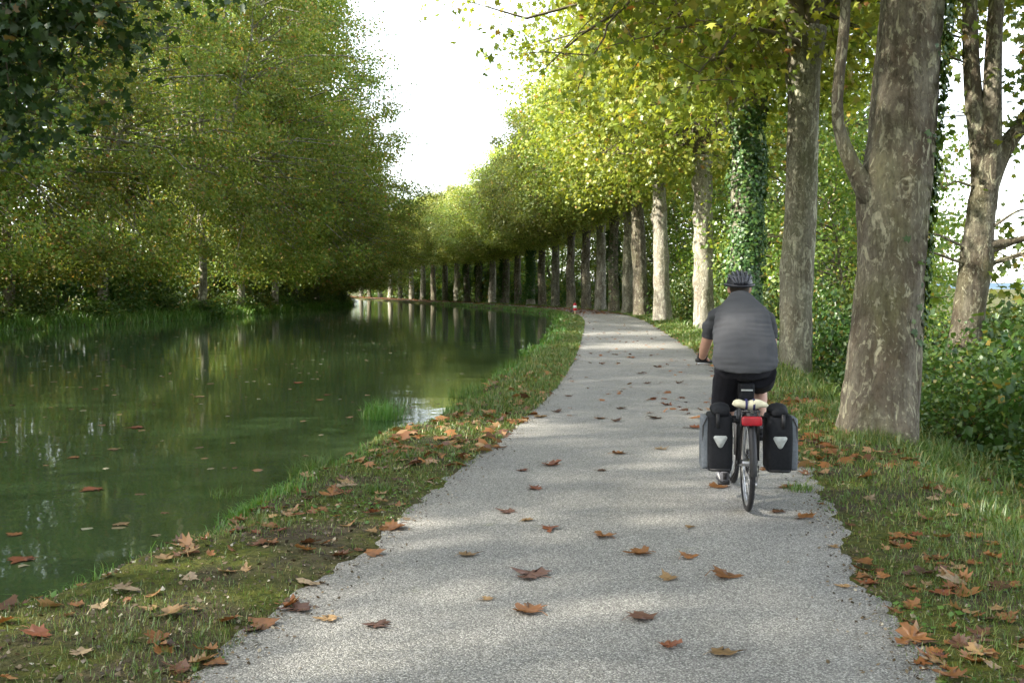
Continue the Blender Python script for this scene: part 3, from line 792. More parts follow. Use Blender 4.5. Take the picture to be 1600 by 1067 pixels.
# ------------------------------------------------------------------ wood beyond the right-hand row
WOOD_TR = [trunk_mesh(60 + k, 0.17, 0.12, 2.6, (0, 0), 0.2, 'bark_brown', [], None, 10, 0.4, 0.05) for k in range(2)]
def wood_tree(x, y, k, sc, label, zs=1.0):
    e = empty('woodland_tree', (x, y, float(ground_z(x, y))), random.uniform(0, 6)); tag(e, label, 'tree', 'woodland trees behind the right row')
    for n, me in (('trunk', WOOD_TR[k % 2]), ('boughs', WOOD_TREE[k % 3][0]), ('crown', WOOD_TREE[k % 3][1])):
        obj(n, me, e, None, None, (sc, sc, sc * zs))
wood = [(10.4, 30, .62), (11.6, 37, .85), (14.8, 43, .95), (13.0, 50, 1.0), (13.2, 59, 1.0), (12.6, 69, 1.0), (12.2, 79, 1.0), (10.2, 88, 1.0), (7.8, 96, 1.0), (4.6, 105, 1.0), (1.6, 113, 1.0), (-1.8, 122, 1.0), (-4.8, 131, 1.0), (-8, 141, 1.1), (-12, 153, 1.15), (-16.5, 166, 1.2), (-21, 180, 1.2), (-25, 196, 1.3), (-34, 205, 1.3), (-46, 215, 1.4)]
for k, (x, y, s) in enumerate(wood):
    wood_tree(x, y, k, s, 'leafy woodland tree behind the right row, number %s counting from the cyclist outward' % (['one', 'two', 'three', 'four', 'five', 'six', 'seven', 'eight', 'nine', 'ten', 'eleven', 'twelve', 'thirteen', 'fourteen', 'fifteen', 'sixteen', 'seventeen', 'eighteen', 'nineteen', 'twenty', 'twenty-one', 'twenty-two', 'twenty-three', 'twenty-four', 'twenty-five', 'twenty-six', 'twenty-seven', 'twenty-eight', 'twenty-nine', 'thirty'][k]))

# ------------------------------------------------------------------ left bank trees
LEFT_TR = [trunk_mesh(70 + k, 0.26, 0.17, 6.0, (0, 0), 0.2, ['bark_pale', 'bark_olive', 'bark_brown'][k], [(2.5, 1 + k, .3, .12)], None, 16, 0.3, 0.04, bend=0.1) for k in range(3)]
left = []
for k, y in enumerate([-32, -25, -18, -11.5, -5, 2, 9, 16.5, 24, 31]):
    left.append((float(wl_x(y)) - random.uniform(1.5, 3.0), y, 1.08 if y < 10 else 0.84))  # unseen trees; heights shaped to shade the near path and pass sun beyond
left += [(-23.4, 38.5, .86), (-22.4, 45.5, .9), (-21.0, 52.5, .98), (-18.3, 60.5, 1.04), (-17.9, 67.5, 1.12), (-17.4, 75.0, 1.18), (-17.4, 82.0, .95), (-17.3, 90.5, .72), (-17.6, 99.0, .62), (-18.4, 109.0, .58), (-21.8, 121.0, .58), (-27.5, 133.0, .85), (-33.5, 147.0, .9), (-41, 166.0, .95), (-50, 190, 1.0)]
for k in range(5):
    y = 76 + 11 * k; left.append((float(wl_x(y)) - 9.5 - random.uniform(0, 3), y + random.uniform(-2, 2), random.uniform(.88, 1.0)))
for k, (x, y, s) in enumerate(left):
    z = float(ground_z(x, y))
    e = empty('bank_tree', (x, y, z), random.uniform(-.5, .5))
    where = 'on the far canal bank' if k < 25 else 'in the second rank behind the far bank'
    words_ = ['first', 'second', 'third', 'fourth', 'fifth', 'sixth', 'seventh', 'eighth', 'ninth', 'tenth', 'eleventh', 'twelfth', 'thirteenth', 'fourteenth', 'fifteenth']
    if k < 10: lab = 'unseen tall dense tree on the far canal bank left of the picture, %s from behind' % words_[k]
    elif k < 25: lab = 'tall olive-green tree on the far canal bank, %s from the left edge' % words_[k - 10]
    else: lab = 'tall tree in the second rank behind the far canal bank, %s from the left' % words_[k - 25]
    tag(e, lab, 'tree', 'trees along the far left bank of the canal')
    tk = 0 if k in (14, 15) else k % 3
    for n, me in (('trunk', LEFT_TR[tk]), ('boughs', LEFT_TREE[k % 3][0]), ('crown', LEFT_TREE[k % 3][1])):
        obj(n, me, e, None, None, (1.0, 1.0, s) if n == 'trunk' else ((1.16, 1.16, s) if 65 < y < 130 and k < 25 else (1, 1, s)))

# ------------------------------------------------------------------ shrubs
def shrub_mesh(seed, n, leaf, mat, h=1.5, R=1.0, lobed=False):
    r = np.random.default_rng(seed)
    g = Geo(); cl = []
    for k in range(46):
        a = r.uniform(0, 2 * PI); q = r.uniform(0, 1) ** .5; t = r.uniform(.12, 1)
        rr = R * q * (1.1 - .55 * t ** 2) * (1 + .25 * math.sin(3 * a))
        c = np.array([rr * math.cos(a), rr * math.sin(a), h * t * (1 - .35 * q)])
        cl.append(c)
        g.tube(np.array([[c[0] * .15, c[1] * .15, -.05], [c[0] * .6, c[1] * .6, c[2] * .7], c]), [.014, .009, .004], 4, False)
    C = np.array(cl); ci = r.integers(0, len(C), n)
    P = C[ci] + r.normal(0, 1, (n, 3)) * np.array([.22, .22, .17]) * R
    P[:, 2] = np.maximum(P[:, 2], .03)
    V, F = leaf_cloud(P, r.normal(0, 1, (n, 3)) * (.7, .7, .5) + (0, 0, .8), leaf * r.uniform(.55, 1.35, n), r, lobed)
    return g.mesh('stems', M['twig']), mesh_np('foliage', V, [F], [M[mat]])
SHR = [shrub_mesh(201 + k, 3800, 0.085, 'leaf_shrub', 1.6, 1.1) for k in range(3)]
SHR_L = [shrub_mesh(211 + k, 2600, 0.16, 'leaf_shrub', 2.0, 1.5) for k in range(2)]
def shrub(x, y, k, sc, zs, label, group, fam, zoff=0.0):
    e = empty('shrub', (x, y, float(ground_z(x, y)) + zoff), random.uniform(0, 6)); tag(e, label, 'shrub', group)
    for n, me in (('stems', fam[k % len(fam)][0]), ('foliage', fam[k % len(fam)][1])):
        obj(n, me, e, None, None, (sc, sc, sc * zs))
near_sh = [(6.0, 13.6, .8, 1.0), (6.9, 15.2, 1.1, 1.1), (5.5, 10.4, .45, .6), (6.5, 11.4, .9, 1.0), (7.2, 12.6, 1.3, 1.25), (8.6, 14.6, 1.5, 1.2), (5.6, 9.0, .6, .9), (7.0, 10.2, 1.0, 1.1), (4.5, 7.4, .4, .6), (5.2, 7.2, .6, .9), (6.4, 8.2, .9, 1.0), (8.0, 16.6, 1.3, 1.2), (9.4, 19.0, 1.5, 1.2),
           (6.4, 17.2, .9, 1.1), (7.3, 20.5, 1.2, 1.25), (7.0, 23.5, 1.0, 1.4), (8.2, 24.5, 1.3, 1.5), (7.5, 27.5, 1.0, 1.4), (8.8, 29.5, 1.4, 1.5), (8.0, 32.5, 1.1, 1.4), (9.2, 36, 1.5, 1.5), (8.6, 40.5, 1.1, 1.4), (9.6, 45, 1.5, 1.5), (9.0, 51, 1.3, 1.4), (9.4, 57, 1.4, 1.5), (9.3, 63.5, 1.4, 1.4), (8.6, 70, 1.4, 1.4), (7.4, 78, 1.4, 1.4), (5.2, 88, 1.4, 1.4), (2.2, 98, 1.4, 1.4), (-1.2, 109, 1.4, 1.4), (-4.8, 121, 1.5, 1.4)]
NUM = ['first', 'second', 'third', 'fourth', 'fifth', 'sixth', 'seventh', 'eighth', 'ninth', 'tenth', 'eleventh', 'twelfth', 'thirteenth', 'fourteenth', 'fifteenth', 'sixteenth', 'seventeenth', 'eighteenth', 'nineteenth', 'twentieth', 'twenty-first', 'twenty-second', 'twenty-third', 'twenty-fourth', 'twenty-fifth', 'twenty-sixth', 'twenty-seventh', 'twenty-eighth', 'twenty-ninth', 'thirtieth', 'thirty-first', 'thirty-second', 'thirty-third', 'thirty-fourth']
order = sorted(range(len(near_sh)), key=lambda i: near_sh[i][1])
for rank, i in enumerate(order):
    x, y, s, zs = near_sh[i]
    shrub(x, y, i, s, zs, 'green bramble shrub on the slope right of the row, %s nearest the viewer' % NUM[rank], 'shrubs on the right slope', SHR, -0.05)
k = 0
for y in np.arange(28, 132, 3.6):
    shrub(float(wl_x(y)) - random.uniform(.5, 1.8), float(y), k, random.uniform(.55, 1.0), random.uniform(.6, 1.1), 'low green shrub on the far canal bank, %s from the left' % NUM[k], 'shrubs on the far bank', SHR_L, -0.1)
    k += 1

k = 0
for y in np.arange(20, 150, 4.2):
    shrub(float(wl_x(y)) - random.uniform(4.0, 7.5), float(y), k, random.uniform(1.5, 2.3), random.uniform(.9, 1.5), 'tall dark bush among the far bank trunks, %s from the left' % NUM[k], 'bushes under the far bank trees', SHR_L, -0.2)
    k += 1

for q, y in enumerate(np.arange(112, 200, 5.5)):
    shrub(float(path_c(y)) + random.uniform(5.0, 7.5), float(y), q, random.uniform(1.5, 2.1), random.uniform(1.0, 1.6), 'dim bush filling the wood edge at the far bend, %s along the row' % NUM[q], 'bushes behind the far end of the row', SHR_L, -0.2)
for q, y in enumerate(np.arange(118, 215, 7.0)):
    shrub(float(path_c(y)) + random.uniform(8.5, 12.0), float(y), q, random.uniform(2.2, 3.0), random.uniform(1.1, 1.5), 'tall bush deep in the wood beyond the far bend, %s along the row' % NUM[q], 'bushes behind the far end of the row', SHR_L, -0.3)
for q, y in enumerate(np.arange(132, 190, 6.0)):
    shrub(float(wl_x(y)) - random.uniform(.2, 1.2), float(y), q, random.uniform(1.1, 1.6), random.uniform(1.0, 1.4), 'bush at the water edge where the far bank turns away, %s along it' % NUM[q], 'shrubs on the far bank', SHR_L, -0.1)
for q, (x, y, s) in enumerate([(27, 62, 1.5), (31, 66, 1.8), (34.5, 70, 1.5), (24.5, 56, 1.3), (38, 74, 1.9), (41, 80, 1.6), (29, 58, 1.3), (21, 47, 1.1)]):
    shrub(x, y, q, s, .75, 'dark bush in the hedge below the far hill at the right, %s in its line' % NUM[q], 'hedge bushes in the field at the right', SHR_L, -0.3)

# ------------------------------------------------------------------ grass
def blades(P, h, w, lean, r):
    """P (n,3): two-segment bent blades"""
    n = len(P); a = r.uniform(0, 2 * PI, n); b = a + PI / 2 + r.normal(0, .4, n)
    side = np.stack([np.cos(a), np.sin(a), 0 * a], -1) * (w * 0.5)[:, None]
    fw = np.stack([np.cos(b), np.sin(b), 0 * a], -1)
    mid = P + fw * (h * lean * .35)[:, None] + np.array([0, 0, 1]) * (h * .6)[:, None]
    tip = P + fw * (h * lean)[:, None] + np.array([0, 0, 1]) * (h * (1 - .3 * lean))[:, None]
    V = np.stack([P - side, P + side, mid + side * .7, mid - side * .7, tip], 1).reshape(-1, 3)
    o = (np.arange(n) * 5)[:, None]
    return V, o + np.array([[0, 1, 2, 3]]), o + np.array([[3, 2, 4]])
def grass_obj(name, P, h, w, lean, r, mat, label):
    V, Q, T = blades(P, h, w, lean, r)
    o = obj(name, mesh_np(name, V, [Q, T], [M[mat]])); tag(o, label, 'grass', None, 'stuff'); return o
def scatter(n, y0, y1, side, r, power=1.0):
    """points on a verge; density falls with distance"""
    u = r.random(n); y = y0 * (y1 / y0) ** u if y0 > 0 else y0 + (y1 - y0) * u
    L = lat(y); c = path_c(y)
    if side == 'L':
        x1 = c - 1.44 / L; x0 = wr_x(y) + 0.05
    elif side == 'R':
        x0 = c + 1.44 / L; x1 = c + 3.3 / L
    else:
        x0 = c + 3.0 / L; x1 = c + 6.5 / L
    x = x0 + (x1 - x0) * r.random(n) ** power
    return x, y
r = np.random.default_rng(301)
x, y = scatter(70000, 3.2, 110, 'L', r)
dens = noise3(np.stack([x, y, 0 * x], -1), 1.7, 3)
s_edge = -(x - path_c(y)) * lat(y)
k = dens + r.normal(0, .5, len(x)) > np.where(y < 7.5, 0.30, -0.35)
x, y, s_edge, dn = x[k], y[k], s_edge[k], dens[k]
sc_ = np.clip(y / 9, .75, 5)
h = r.uniform(.02, .065, len(x)) * np.clip(sc_, .8, 2.2) * (1 + .5 * np.clip(dn, 0, 1))
P = np.stack([x, y, ground_z(x, y) - .006], -1)
grass_obj('verge_grass', P, h, .004 * np.clip(y / 5, 1, 9), r.uniform(.2, 1.1, len(x)), r, 'grass', 'short patchy grass on the verge between path and canal')
x, y = scatter(75000, 3.2, 110, 'R', r, 0.8)
dens = noise3(np.stack([x, y, 0 * x + 5], -1), 1.5, 3)
k = dens + r.normal(0, .5, len(x)) > -0.35
x, y = x[k], y[k]; sc_ = np.clip(y / 9, .75, 5)
srel = ((x - path_c(y)) * lat(y) - 1.5) / 1.6
h = r.uniform(.025, .07, len(x)) * np.clip(sc_, .8, 2.2) * (1 + 1.1 * np.clip(srel, 0, 1))
P = np.stack([x, y, ground_z(x, y) - .006], -1)
grass_obj('verge_grass', P, h, .0042 * np.clip(y / 5, 1, 9), r.uniform(.2, 1.2, len(x)), r, 'grass', 'short dry-tipped grass on the verge right of the path')
# long grass at the water's edge and on the embankment
n = 16000; y = 4.5 * (110 / 4.5) ** r.random(n); x = wr_x(y) + np.abs(r.normal(0, .20, n)) - .04
k = noise3(np.stack([x * .5, y, 0 * x + 9], -1), 1.6, 2) + r.normal(0, .2, n) > np.where(y > 30, .0, .32)
x, y = x[k], y[k]
P = np.stack([x, y, np.maximum(ground_z(x, y), WATER - .05)], -1)
grass_obj('bank_grass', P, r.uniform(.05, .17, len(x)) * np.clip(y / 16, .8, 1.7), .006 * np.clip(y / 6, 1, 7), r.uniform(.3, 1.2, len(x)), r, 'grass_lush', 'longer green grass along the near water edge')
n = 42000; y = 3.6 * (70 / 3.6) ** r.random(n); L = lat(y); x = path_c(y) + (2.6 + 6.0 * r.random(n) ** 1.3) / L
P = np.stack([x, y, ground_z(x, y) - .01], -1)
grass_obj('slope_weeds', P, r.uniform(.06, .28, n) * np.clip(y / 12, .8, 1.8), .009 * np.clip(y / 6, 1, 6), r.uniform(.3, 1.4, n), r, 'grass', 'rank grass and weeds on the slope right of the trees')
n = 26000; y = 30 + 110 * r.random(n) ** 1.3; x = wl_x(y) - np.abs(r.normal(0, 1.6, n)) + .25
P = np.stack([x, y, np.maximum(ground_z(x, y), WATER - .05)], -1)
grass_obj('bank_grass', P, r.uniform(.2, .75, n), .03 * np.clip(y / 50, 1, 3), r.uniform(.3, 1.3, n), r, 'grass_lush', 'rank green grass hanging over the far canal bank')
# low broad-leaved weeds on both verges
n = 7000; sd = r.random(n) < .5
xl, yl = scatter(n, 3.5, 30, 'L', r); xr, yr = scatter(n, 3.5, 30, 'R', r)
x = np.where(sd, xl, xr); y = np.where(sd, yl, yr)
k = noise3(np.stack([x, y, 0 * x + 3], -1), 2.2, 2) > 0.2; x, y = x[k], y[k]; n = len(x)
P = np.stack([x, y, ground_z(x, y) + r.uniform(.004, .03, n)], -1)
V, F = leaf_cloud(P, r.normal(0, .35, (n, 3)) + (0, 0, 1), r.uniform(.018, .045, n), r)
tag(obj('ground_weeds', mesh_np('ground_weeds', V, [F], [M['grass_lush']])), 'low broad-leaved weeds in the verges', 'weeds', None, 'stuff')

def tuft(x, y, n, h, spread, label, mat='grass_lush', w=.007):
    r = np.random.default_rng(int(abs(x * 100) + y * 10))
    a = r.uniform(0, 2 * PI, n); q = spread * r.random(n) ** .6
    X = x + q * np.cos(a); Y = y + q * np.sin(a)
    z0 = float(ground_z(x, y))
    P = np.stack([X - x, Y - y, np.maximum(ground_z(X, Y), WATER - .08) - z0 - .01], -1)
    V, Q, T = blades(P, h * r.uniform(.5, 1.1, n), np.full(n, w), r.uniform(.1, .9, n), r)
    o = obj('grass_tuft', mesh_np('grass_tuft', V, [Q, T], [M[mat]]), None, (x, y, z0)); tag(o, label, 'grass tuft', 'grass tufts on the canal bank')
tuft(-1.86, 9.35, 420, .28, .20, 'bright green grass tuft on the near bank, closest to the camera')
tuft(-1.74, 13.7, 520, .42, .30, 'large bushy green grass tuft at the water edge before the sky reflection')
tuft(-2.42, 8.55, 90, .20, .14, 'thin straggly grass tuft at the water edge left of the bright tuft')
tuft(-0.72, 16.4, 300, .34, .32, 'grass tuft at the water edge beyond the large bushy one')
tuft(-3.15, 5.2, 130, .16, .16, 'dark grass tuft at the lower left corner by the water')
tuft(2.28, 8.05, 140, .10, .12, 'small green grass tuft at the right path edge just ahead of the bags')
tuft(-1.05, 7.9, 160, .09, .12, 'small green tuft at the left path edge')
tuft(-0.08, 19.6, 260, .36, .34, 'grass tuft on the near bank where the water narrows')
tuft(3.62, 10.6, 240, .16, .28, 'weedy tuft at the left foot of the nearest trunk', 'grass')
tuft(4.02, 10.72, 320, .20, .26, 'weedy tuft in front of the nearest trunk', 'grass')
tuft(4.42, 10.80, 260, .26, .24, 'taller weedy tuft at the right foot of the nearest trunk', 'grass_lush')
tuft(5.35, 19.7, 260, .24, .38, 'weedy tuft at the foot of the second trunk of the row', 'grass')

# ------------------------------------------------------------------ fallen leaves
def fallen_mesh(seed, flat=False):
    r = np.random.default_rng(seed)
    half = [(0.02, -.02), (.20, -.10), (.30, .02), (.50, .02), (.42, .17), (.56, .34), (.36, .36), (.40, .58), (.24, .52), (.13, .62), (.10, .80)]
    pts = [(-a, b) for a, b in half] + [(0, 1.0)] + [(a, b) for a, b in half[::-1]]
    out = np.array(pts); out += r.normal(0, .045, out.shape); out[:, 0] *= r.uniform(.75, 1.1); out *= np.where(r.random(len(out)) < .12, .7, 1.0)[:, None]; c = np.array([0, .32])
    inner = c + (out - c) * .5
    V2 = np.vstack([out, inner, c[None]])
    n = len(out); curl = r.uniform(.15, .75); sk = r.uniform(-.5, .5); b2 = r.uniform(-.3, .5)
    x = V2[:, 0]; yy = V2[:, 1] - .4
    if flat: curl *= .1; b2 *= .1
    z = curl * (x * math.cos(sk) + yy * math.sin(sk)) ** 2 + b2 * yy ** 2 * .8 + (0 if flat else .06 * np.sin(9 * x + r.uniform(0, 6)) * np.abs(yy + .3) + r.normal(0, .012, len(x)))
    z = z - z.min()
    V = np.stack([x * (1 - .15 * curl), yy, z], -1)
    Q = [[k, (k + 1) % n, n + (k + 1) % n, n + k] for k in range(n)]
    T = [[n + k, n + (k + 1) % n, 2 * n] for k in range(n)]
    g = Geo().add(V, Q, T)
    if not flat: g.tube([[0, -.40, V[0, 2]], [.03, -.58, V[0, 2] + .03], [.07, -.75, .03]], [.012, .010, .012], 4, False)
    return g
LEAF_COL = {'orange-brown': (0.255, 0.115, 0.042), 'tan': (0.31, 0.195, 0.09), 'purplish brown': (0.165, 0.088, 0.062), 'russet': (0.20, 0.070, 0.030), 'pale brown': (0.34, 0.245, 0.145), 'dark brown': (0.10, 0.052, 0.03)}
def fallen_mat(name, col):
    m, nt, out = new_mat('fallen_' + name)
    co = nt.nodes.new("ShaderNodeTexCoord").outputs['Object']
    oi = nt.nodes.new("ShaderNodeObjectInfo").outputs['Random']
    nz = noise_n(nt, co, 5.0, 5, .6)
    c = ramp(nt, nz, [(.3, [k * .65 for k in col]), (.55, col), (.75, [min(1, k * 1.3) for k in col])])
    hsv = nt.nodes.new("ShaderNodeHueSaturation"); nt.links.new(c, hsv.inputs['Color'])
    nt.links.new(math_n(nt, 'ADD', math_n(nt, 'MULTIPLY', oi, .5), .75), hsv.inputs['Value'])
    d = nt.nodes.new("ShaderNodeBsdfDiffuse"); t = nt.nodes.new("ShaderNodeBsdfTranslucent")
    nt.links.new(hsv.outputs[0], d.inputs[0]); nt.links.new(hsv.outputs[0], t.inputs[0])
    mx = nt.nodes.new("ShaderNodeMixShader"); mx.inputs[0].default_value = .18
    nt.links.new(d.outputs[0], mx.inputs[1]); nt.links.new(t.outputs[0], mx.inputs[2])
    g = N(nt, "ShaderNodeBsdfGlossy", Roughness=.4); m2 = nt.nodes.new("ShaderNodeMixShader"); m2.inputs[0].default_value = .05
    nt.links.new(mx.outputs[0], m2.inputs[1]); nt.links.new(g.outputs[0], m2.inputs[2]); nt.links.new(m2.outputs[0], out.inputs[0])
    return m
FM = {k: fallen_mat(k.replace(' ', '_').replace('-', '_'), v) for k, v in LEAF_COL.items()}
FALLEN = {c: [fallen_mesh(400 + 7 * i + j).mesh('fallen_leaf', FM[c]) for j in range(6)] for i, c in enumerate(LEAF_COL)}
cols = list(LEAF_COL)
PATH_LEAVES = [(0.09, 5.61, 0.206, 'purplish brown'), (-0.25, 6.04, 0.135, 'tan'), (0.07, 4.99, 0.190, 'orange-brown'), (-0.14, 5.16, 0.081, 'tan'), (0.58, 6.50, 0.171, 'orange-brown'), (0.75, 6.06, 0.167, 'orange-brown'), (1.06, 5.98, 0.141, 'orange-brown'), (1.20, 5.56, 0.190, 'orange-brown'), (0.85, 5.52, 0.130, 'tan'), (0.64, 4.87, 0.173, 'purplish brown'), (0.70, 4.46, 0.135, 'russet'), (0.94, 4.39, 0.144, 'tan'), (0.25, 6.67, 0.158, 'russet'), (0.12, 6.95, 0.109, 'tan'), (-0.05, 7.23, 0.133, 'purplish brown'), (0.17, 8.07, 0.148, 'russet'), (0.36, 9.12, 0.210, 'russet'), (0.11, 8.86, 0.128, 'russet'), (-0.62, 4.76, 0.137, 'purplish brown'), (-0.90, 4.86, 0.108, 'tan'), (-1.08, 5.02, 0.158, 'purplish brown'), (-1.20, 4.80, 0.164, 'orange-brown'), (-0.84, 6.09, 0.152, 'orange-brown'), (-0.82, 6.74, 0.210, 'orange-brown'), (-0.72, 7.01, 0.083, 'pale brown'), (0.79, 8.86, 0.105, 'dark brown'), (1.04, 9.75, 0.166, 'orange-brown'), (2.09, 13.87, 0.210, 'russet'), (1.68, 8.14, 0.192, 'orange-brown'), (1.18, 6.74, 0.088, 'tan'), (1.88, 7.21, 0.123, 'dark brown'), (2.01, 7.03, 0.203, 'orange-brown'), (1.99, 6.25, 0.082, 'tan'), (1.94, 5.60, 0.103, 'orange-brown'), (1.77, 5.41, 0.080, 'tan'), (1.76, 12.44, 0.210, 'dark brown'), (2.04, 11.58, 0.198, 'russet'), (1.49, 10.06, 0.145, 'pale brown'), (1.24, 12.14, 0.159, 'dark brown'), (1.06, 12.44, 0.163, 'orange-brown'), (0.58, 13.08, 0.155, 'dark brown'), (0.85, 15.02, 0.138, 'dark brown'), (1.42, 13.43, 0.159, 'dark brown'), (2.24, 17.03, 0.179, 'dark brown'), (2.37, 18.93, 0.174, 'dark brown'), (2.69, 23.25, 0.183, 'dark brown'), (2.95, 20.45, 0.188, 'dark brown'), (2.44, 24.36, 0.192, 'dark brown'), (1.87, 21.31, 0.168, 'orange-brown'), (2.78, 17.03, 0.179, 'dark brown'), (0.36, 12.62, 0.210, 'tan'), (-0.53, 10.61, 0.167, 'orange-brown'), (-0.13, 10.18, 0.147, 'orange-brown'), (2.27, 12.44, 0.180, 'orange-brown'), (2.22, 8.92, 0.140, 'orange-brown'), (2.20, 8.14, 0.150, 'orange-brown')]
rows = sorted([(y, x, s, c) for x, y, s, c in PATH_LEAVES])
cnt = {}
for y, x, s, c in rows:
    rel = (x - float(path_c(y))) * float(lat(y))
    side = 'left edge' if rel < -1.15 else 'left half' if rel < -.1 else 'right edge' if rel > 1.2 else 'right half'
    size = 'large' if s > .17 else 'small' if s < .11 else 'curled'
    key = (c, side, size); q = cnt.get(key, 0); cnt[key] = q + 1
    size = 'large' if s > .17 else 'small' if s < .11 else 'curled'
    lab = '%s %s leaf on the path\'s %s, %s such leaf from the camera' % (size, c, side, NUM[q])
    zz = .010 * (1 - min(1, (rel / 1.5) ** 2)) + .003
    if abs(rel) > 1.5: zz = float(ground_z(x, y)) + .012
    o = obj('fallen_leaf', FALLEN[c][random.randrange(6)], None, (x, y, zz), (random.uniform(-.08, .08), random.uniform(-.08, .08), random.uniform(0, 6.28)), (s, s, s * random.uniform(.7, 1.2)))
    tag(o, lab, 'leaf', 'fallen leaves on the path')
r = np.random.default_rng(501)
def verge_leaves(n, side, y0, y1, grp):
    x, y = scatter(n * 3, y0, y1, side, r, 1.0)
    k = noise3(np.stack([x, y, 0 * x + 2], -1), 1.3, 2) + r.normal(0, .45, len(x)) > 0.0
    x, y = x[k][:n], y[k][:n]; z = ground_z(x, y); made = []
    for i in range(len(x)):
        c = cols[int(r.choice(6, p=[.28, .22, .14, .14, .14, .08]))]; s = float(r.uniform(.07, .165))
        o = obj('fallen_leaf', FALLEN[c][int(r.integers(6))], None, (x[i], y[i], z[i] + r.uniform(.002, .018)), (r.normal(0, .16), r.normal(0, .16), r.uniform(0, 6.28)), (s, s, s * r.uniform(.7, 1.3)))
        size = 'large' if s > .14 else 'small' if s < .10 else 'mid-sized'
        made.append((y[i], o, size, c))
    count = {}
    for yy, o, size, c in sorted(made, key=lambda q: q[0]):
        q = count.get((size, c), 0); count[(size, c)] = q + 1
        tag(o, '%s %s fallen leaf in the %s verge grass, %s such leaf from the camera' % (size, c, 'left' if side == 'L' else 'right', NUM[q]), 'leaf', grp)
verge_leaves(105, 'L', 3.9, 15, 'fallen leaves on the left verge')
verge_leaves(138, 'R', 3.9, 15, 'fallen leaves on the right verge')
def leaf_stuff(name, P, size, label, mat, tilt=.3, up=.9):
    n = len(P)
    V, F = leaf_cloud(P, r.normal(0, tilt, (n, 3)) + (0, 0, 1), size, r, True)
    tag(obj(name, mesh_np(name, V, [F], [mat])), label, 'leaves', None, 'stuff')
M['litter'] = leaf_mat('litter', [(0, (.10, .05, .03)), (.35, (.22, .09, .03)), (.7, (.32, .15, .05)), (1, (.36, .24, .13))], .15, gain=1.1)
xs_, ys_ = [], []
for sd, n in (('L', 900), ('R', 1300), ('S', 1300)):
    a, b = scatter(n, 9 if sd != 'S' else 4, 90, sd, r); xs_.append(a); ys_.append(b)
n = 350; b = 12 * (100 / 12) ** r.random(n); a = path_c(b) + r.uniform(-1.5, 1.5, n)
keep = r.random(n) < .75
n2 = 5200; b2 = r.uniform(62, 215, n2); a2 = path_c(b2) + r.uniform(-2.2, 2.2, n2)
x = np.concatenate(xs_); y = np.concatenate(ys_)
leaf_stuff('fallen_leaves', np.stack([x, y, ground_z(x, y) + r.uniform(.01, .04, len(x))], -1), r.uniform(.08, .2, len(x)), 'scattered brown leaf litter along the verges farther ahead', M['litter'])
a = np.concatenate([a[keep], a2]); b = np.concatenate([b[keep], b2])
leaf_stuff('fallen_leaves', np.stack([a, b, 0 * a + .025], -1), np.where(b > 62, 2.0, 1.0) * r.uniform(.05, .14, len(a)), 'small brown leaves strewn on the path farther ahead', M['litter'], .2)
# more leaves among the grass, too many to pick apart: the same curled shape, merged
def litter_mass(n, sides, y0, y1, s0, s1):
    Vs, Ts, o0 = [], [], 0
    var = []
    for j in range(5):
        gm = fallen_mesh(600 + j); var.append((np.concatenate(gm.V), np.concatenate(gm.Q), np.concatenate(gm.T)))
    for sd in sides:
        x, y = scatter(n * 2, y0, y1, sd, r)
        k = noise3(np.stack([x, y, 0 * x + 6], -1), 1.6, 2) + r.normal(0, .4, len(x)) > 0.15
        x, y = x[k][:n], y[k][:n]; z = ground_z(x, y)
        for i in range(len(x)):
            V, Q, T = var[int(r.integers(5))]; s = r.uniform(s0, s1)
            M3 = np.array(Euler((r.normal(0, .22), r.normal(0, .22), r.uniform(0, 6.28))).to_matrix())
            Vs.append((V * s * (1, 1, r.uniform(.6, 1.2))) @ M3.T + (x[i], y[i], z[i] + r.uniform(.0, .015)))
            Ts.append(np.concatenate([T, Q[:, [0, 1, 2]], Q[:, [0, 2, 3]]]) + o0); o0 += len(V)
    o = obj('fallen_leaves', mesh_np('fallen_leaves', np.concatenate(Vs), [np.concatenate(Ts)], [M['litter']], True)); tag(o, 'brown leaf litter caught in the grass of both near verges', 'leaves', None, 'stuff')
litter_mass(240, ('L', 'R'), 3.8, 20, .05, .14)
n = 15000; sd = r.random(n) < .55
xl, yl = scatter(n, 3.4, 22, 'L', r); xr, yr = scatter(n, 3.4, 22, 'R', r)
x = np.where(sd, xl, xr); y = np.where(sd, yl, yr)
P = np.stack([x, y, ground_z(x, y) + r.uniform(.001, .012, n)], -1)
M['debris'] = leaf_mat('debris', [(0, (.03, .02, .012)), (.45, (.09, .06, .035)), (.8, (.20, .14, .08)), (1, (.42, .38, .30))], .05, gain=1.0)
V, F = leaf_cloud(P, r.normal(0, .5, (n, 3)) + (0, 0, 1), r.uniform(.008, .034, n) * r.uniform(.5, 1.2, n), r)
n = 3200; y = 3.4 * (24 / 3.4) ** r.random(n); sgn = np.where(r.random(n) < .5, -1, 1); L = lat(y)
x = path_c(y) + sgn * (1.52 - np.abs(r.normal(0, .14, n))) / L
V2, F2 = leaf_cloud(np.stack([x, y, 0 * x + .012], -1), r.normal(0, .4, (n, 3)) + (0, 0, 1), r.uniform(.006, .026, n), r)
F2 = F2 + len(V); V = np.concatenate([V, V2]); F = np.concatenate([F, F2])
tag(obj('leaf_crumbs', mesh_np('leaf_crumbs', V, [F], [M['debris']])), 'crumbled leaf bits, twigs and grit on the verges', 'litter', None, 'stuff')
n = 2600; y = 5 + 110 * r.random(n) ** 1.5; t = r.random(n); x = wl_x(y) + (wr_x(y) - wl_x(y)) * t
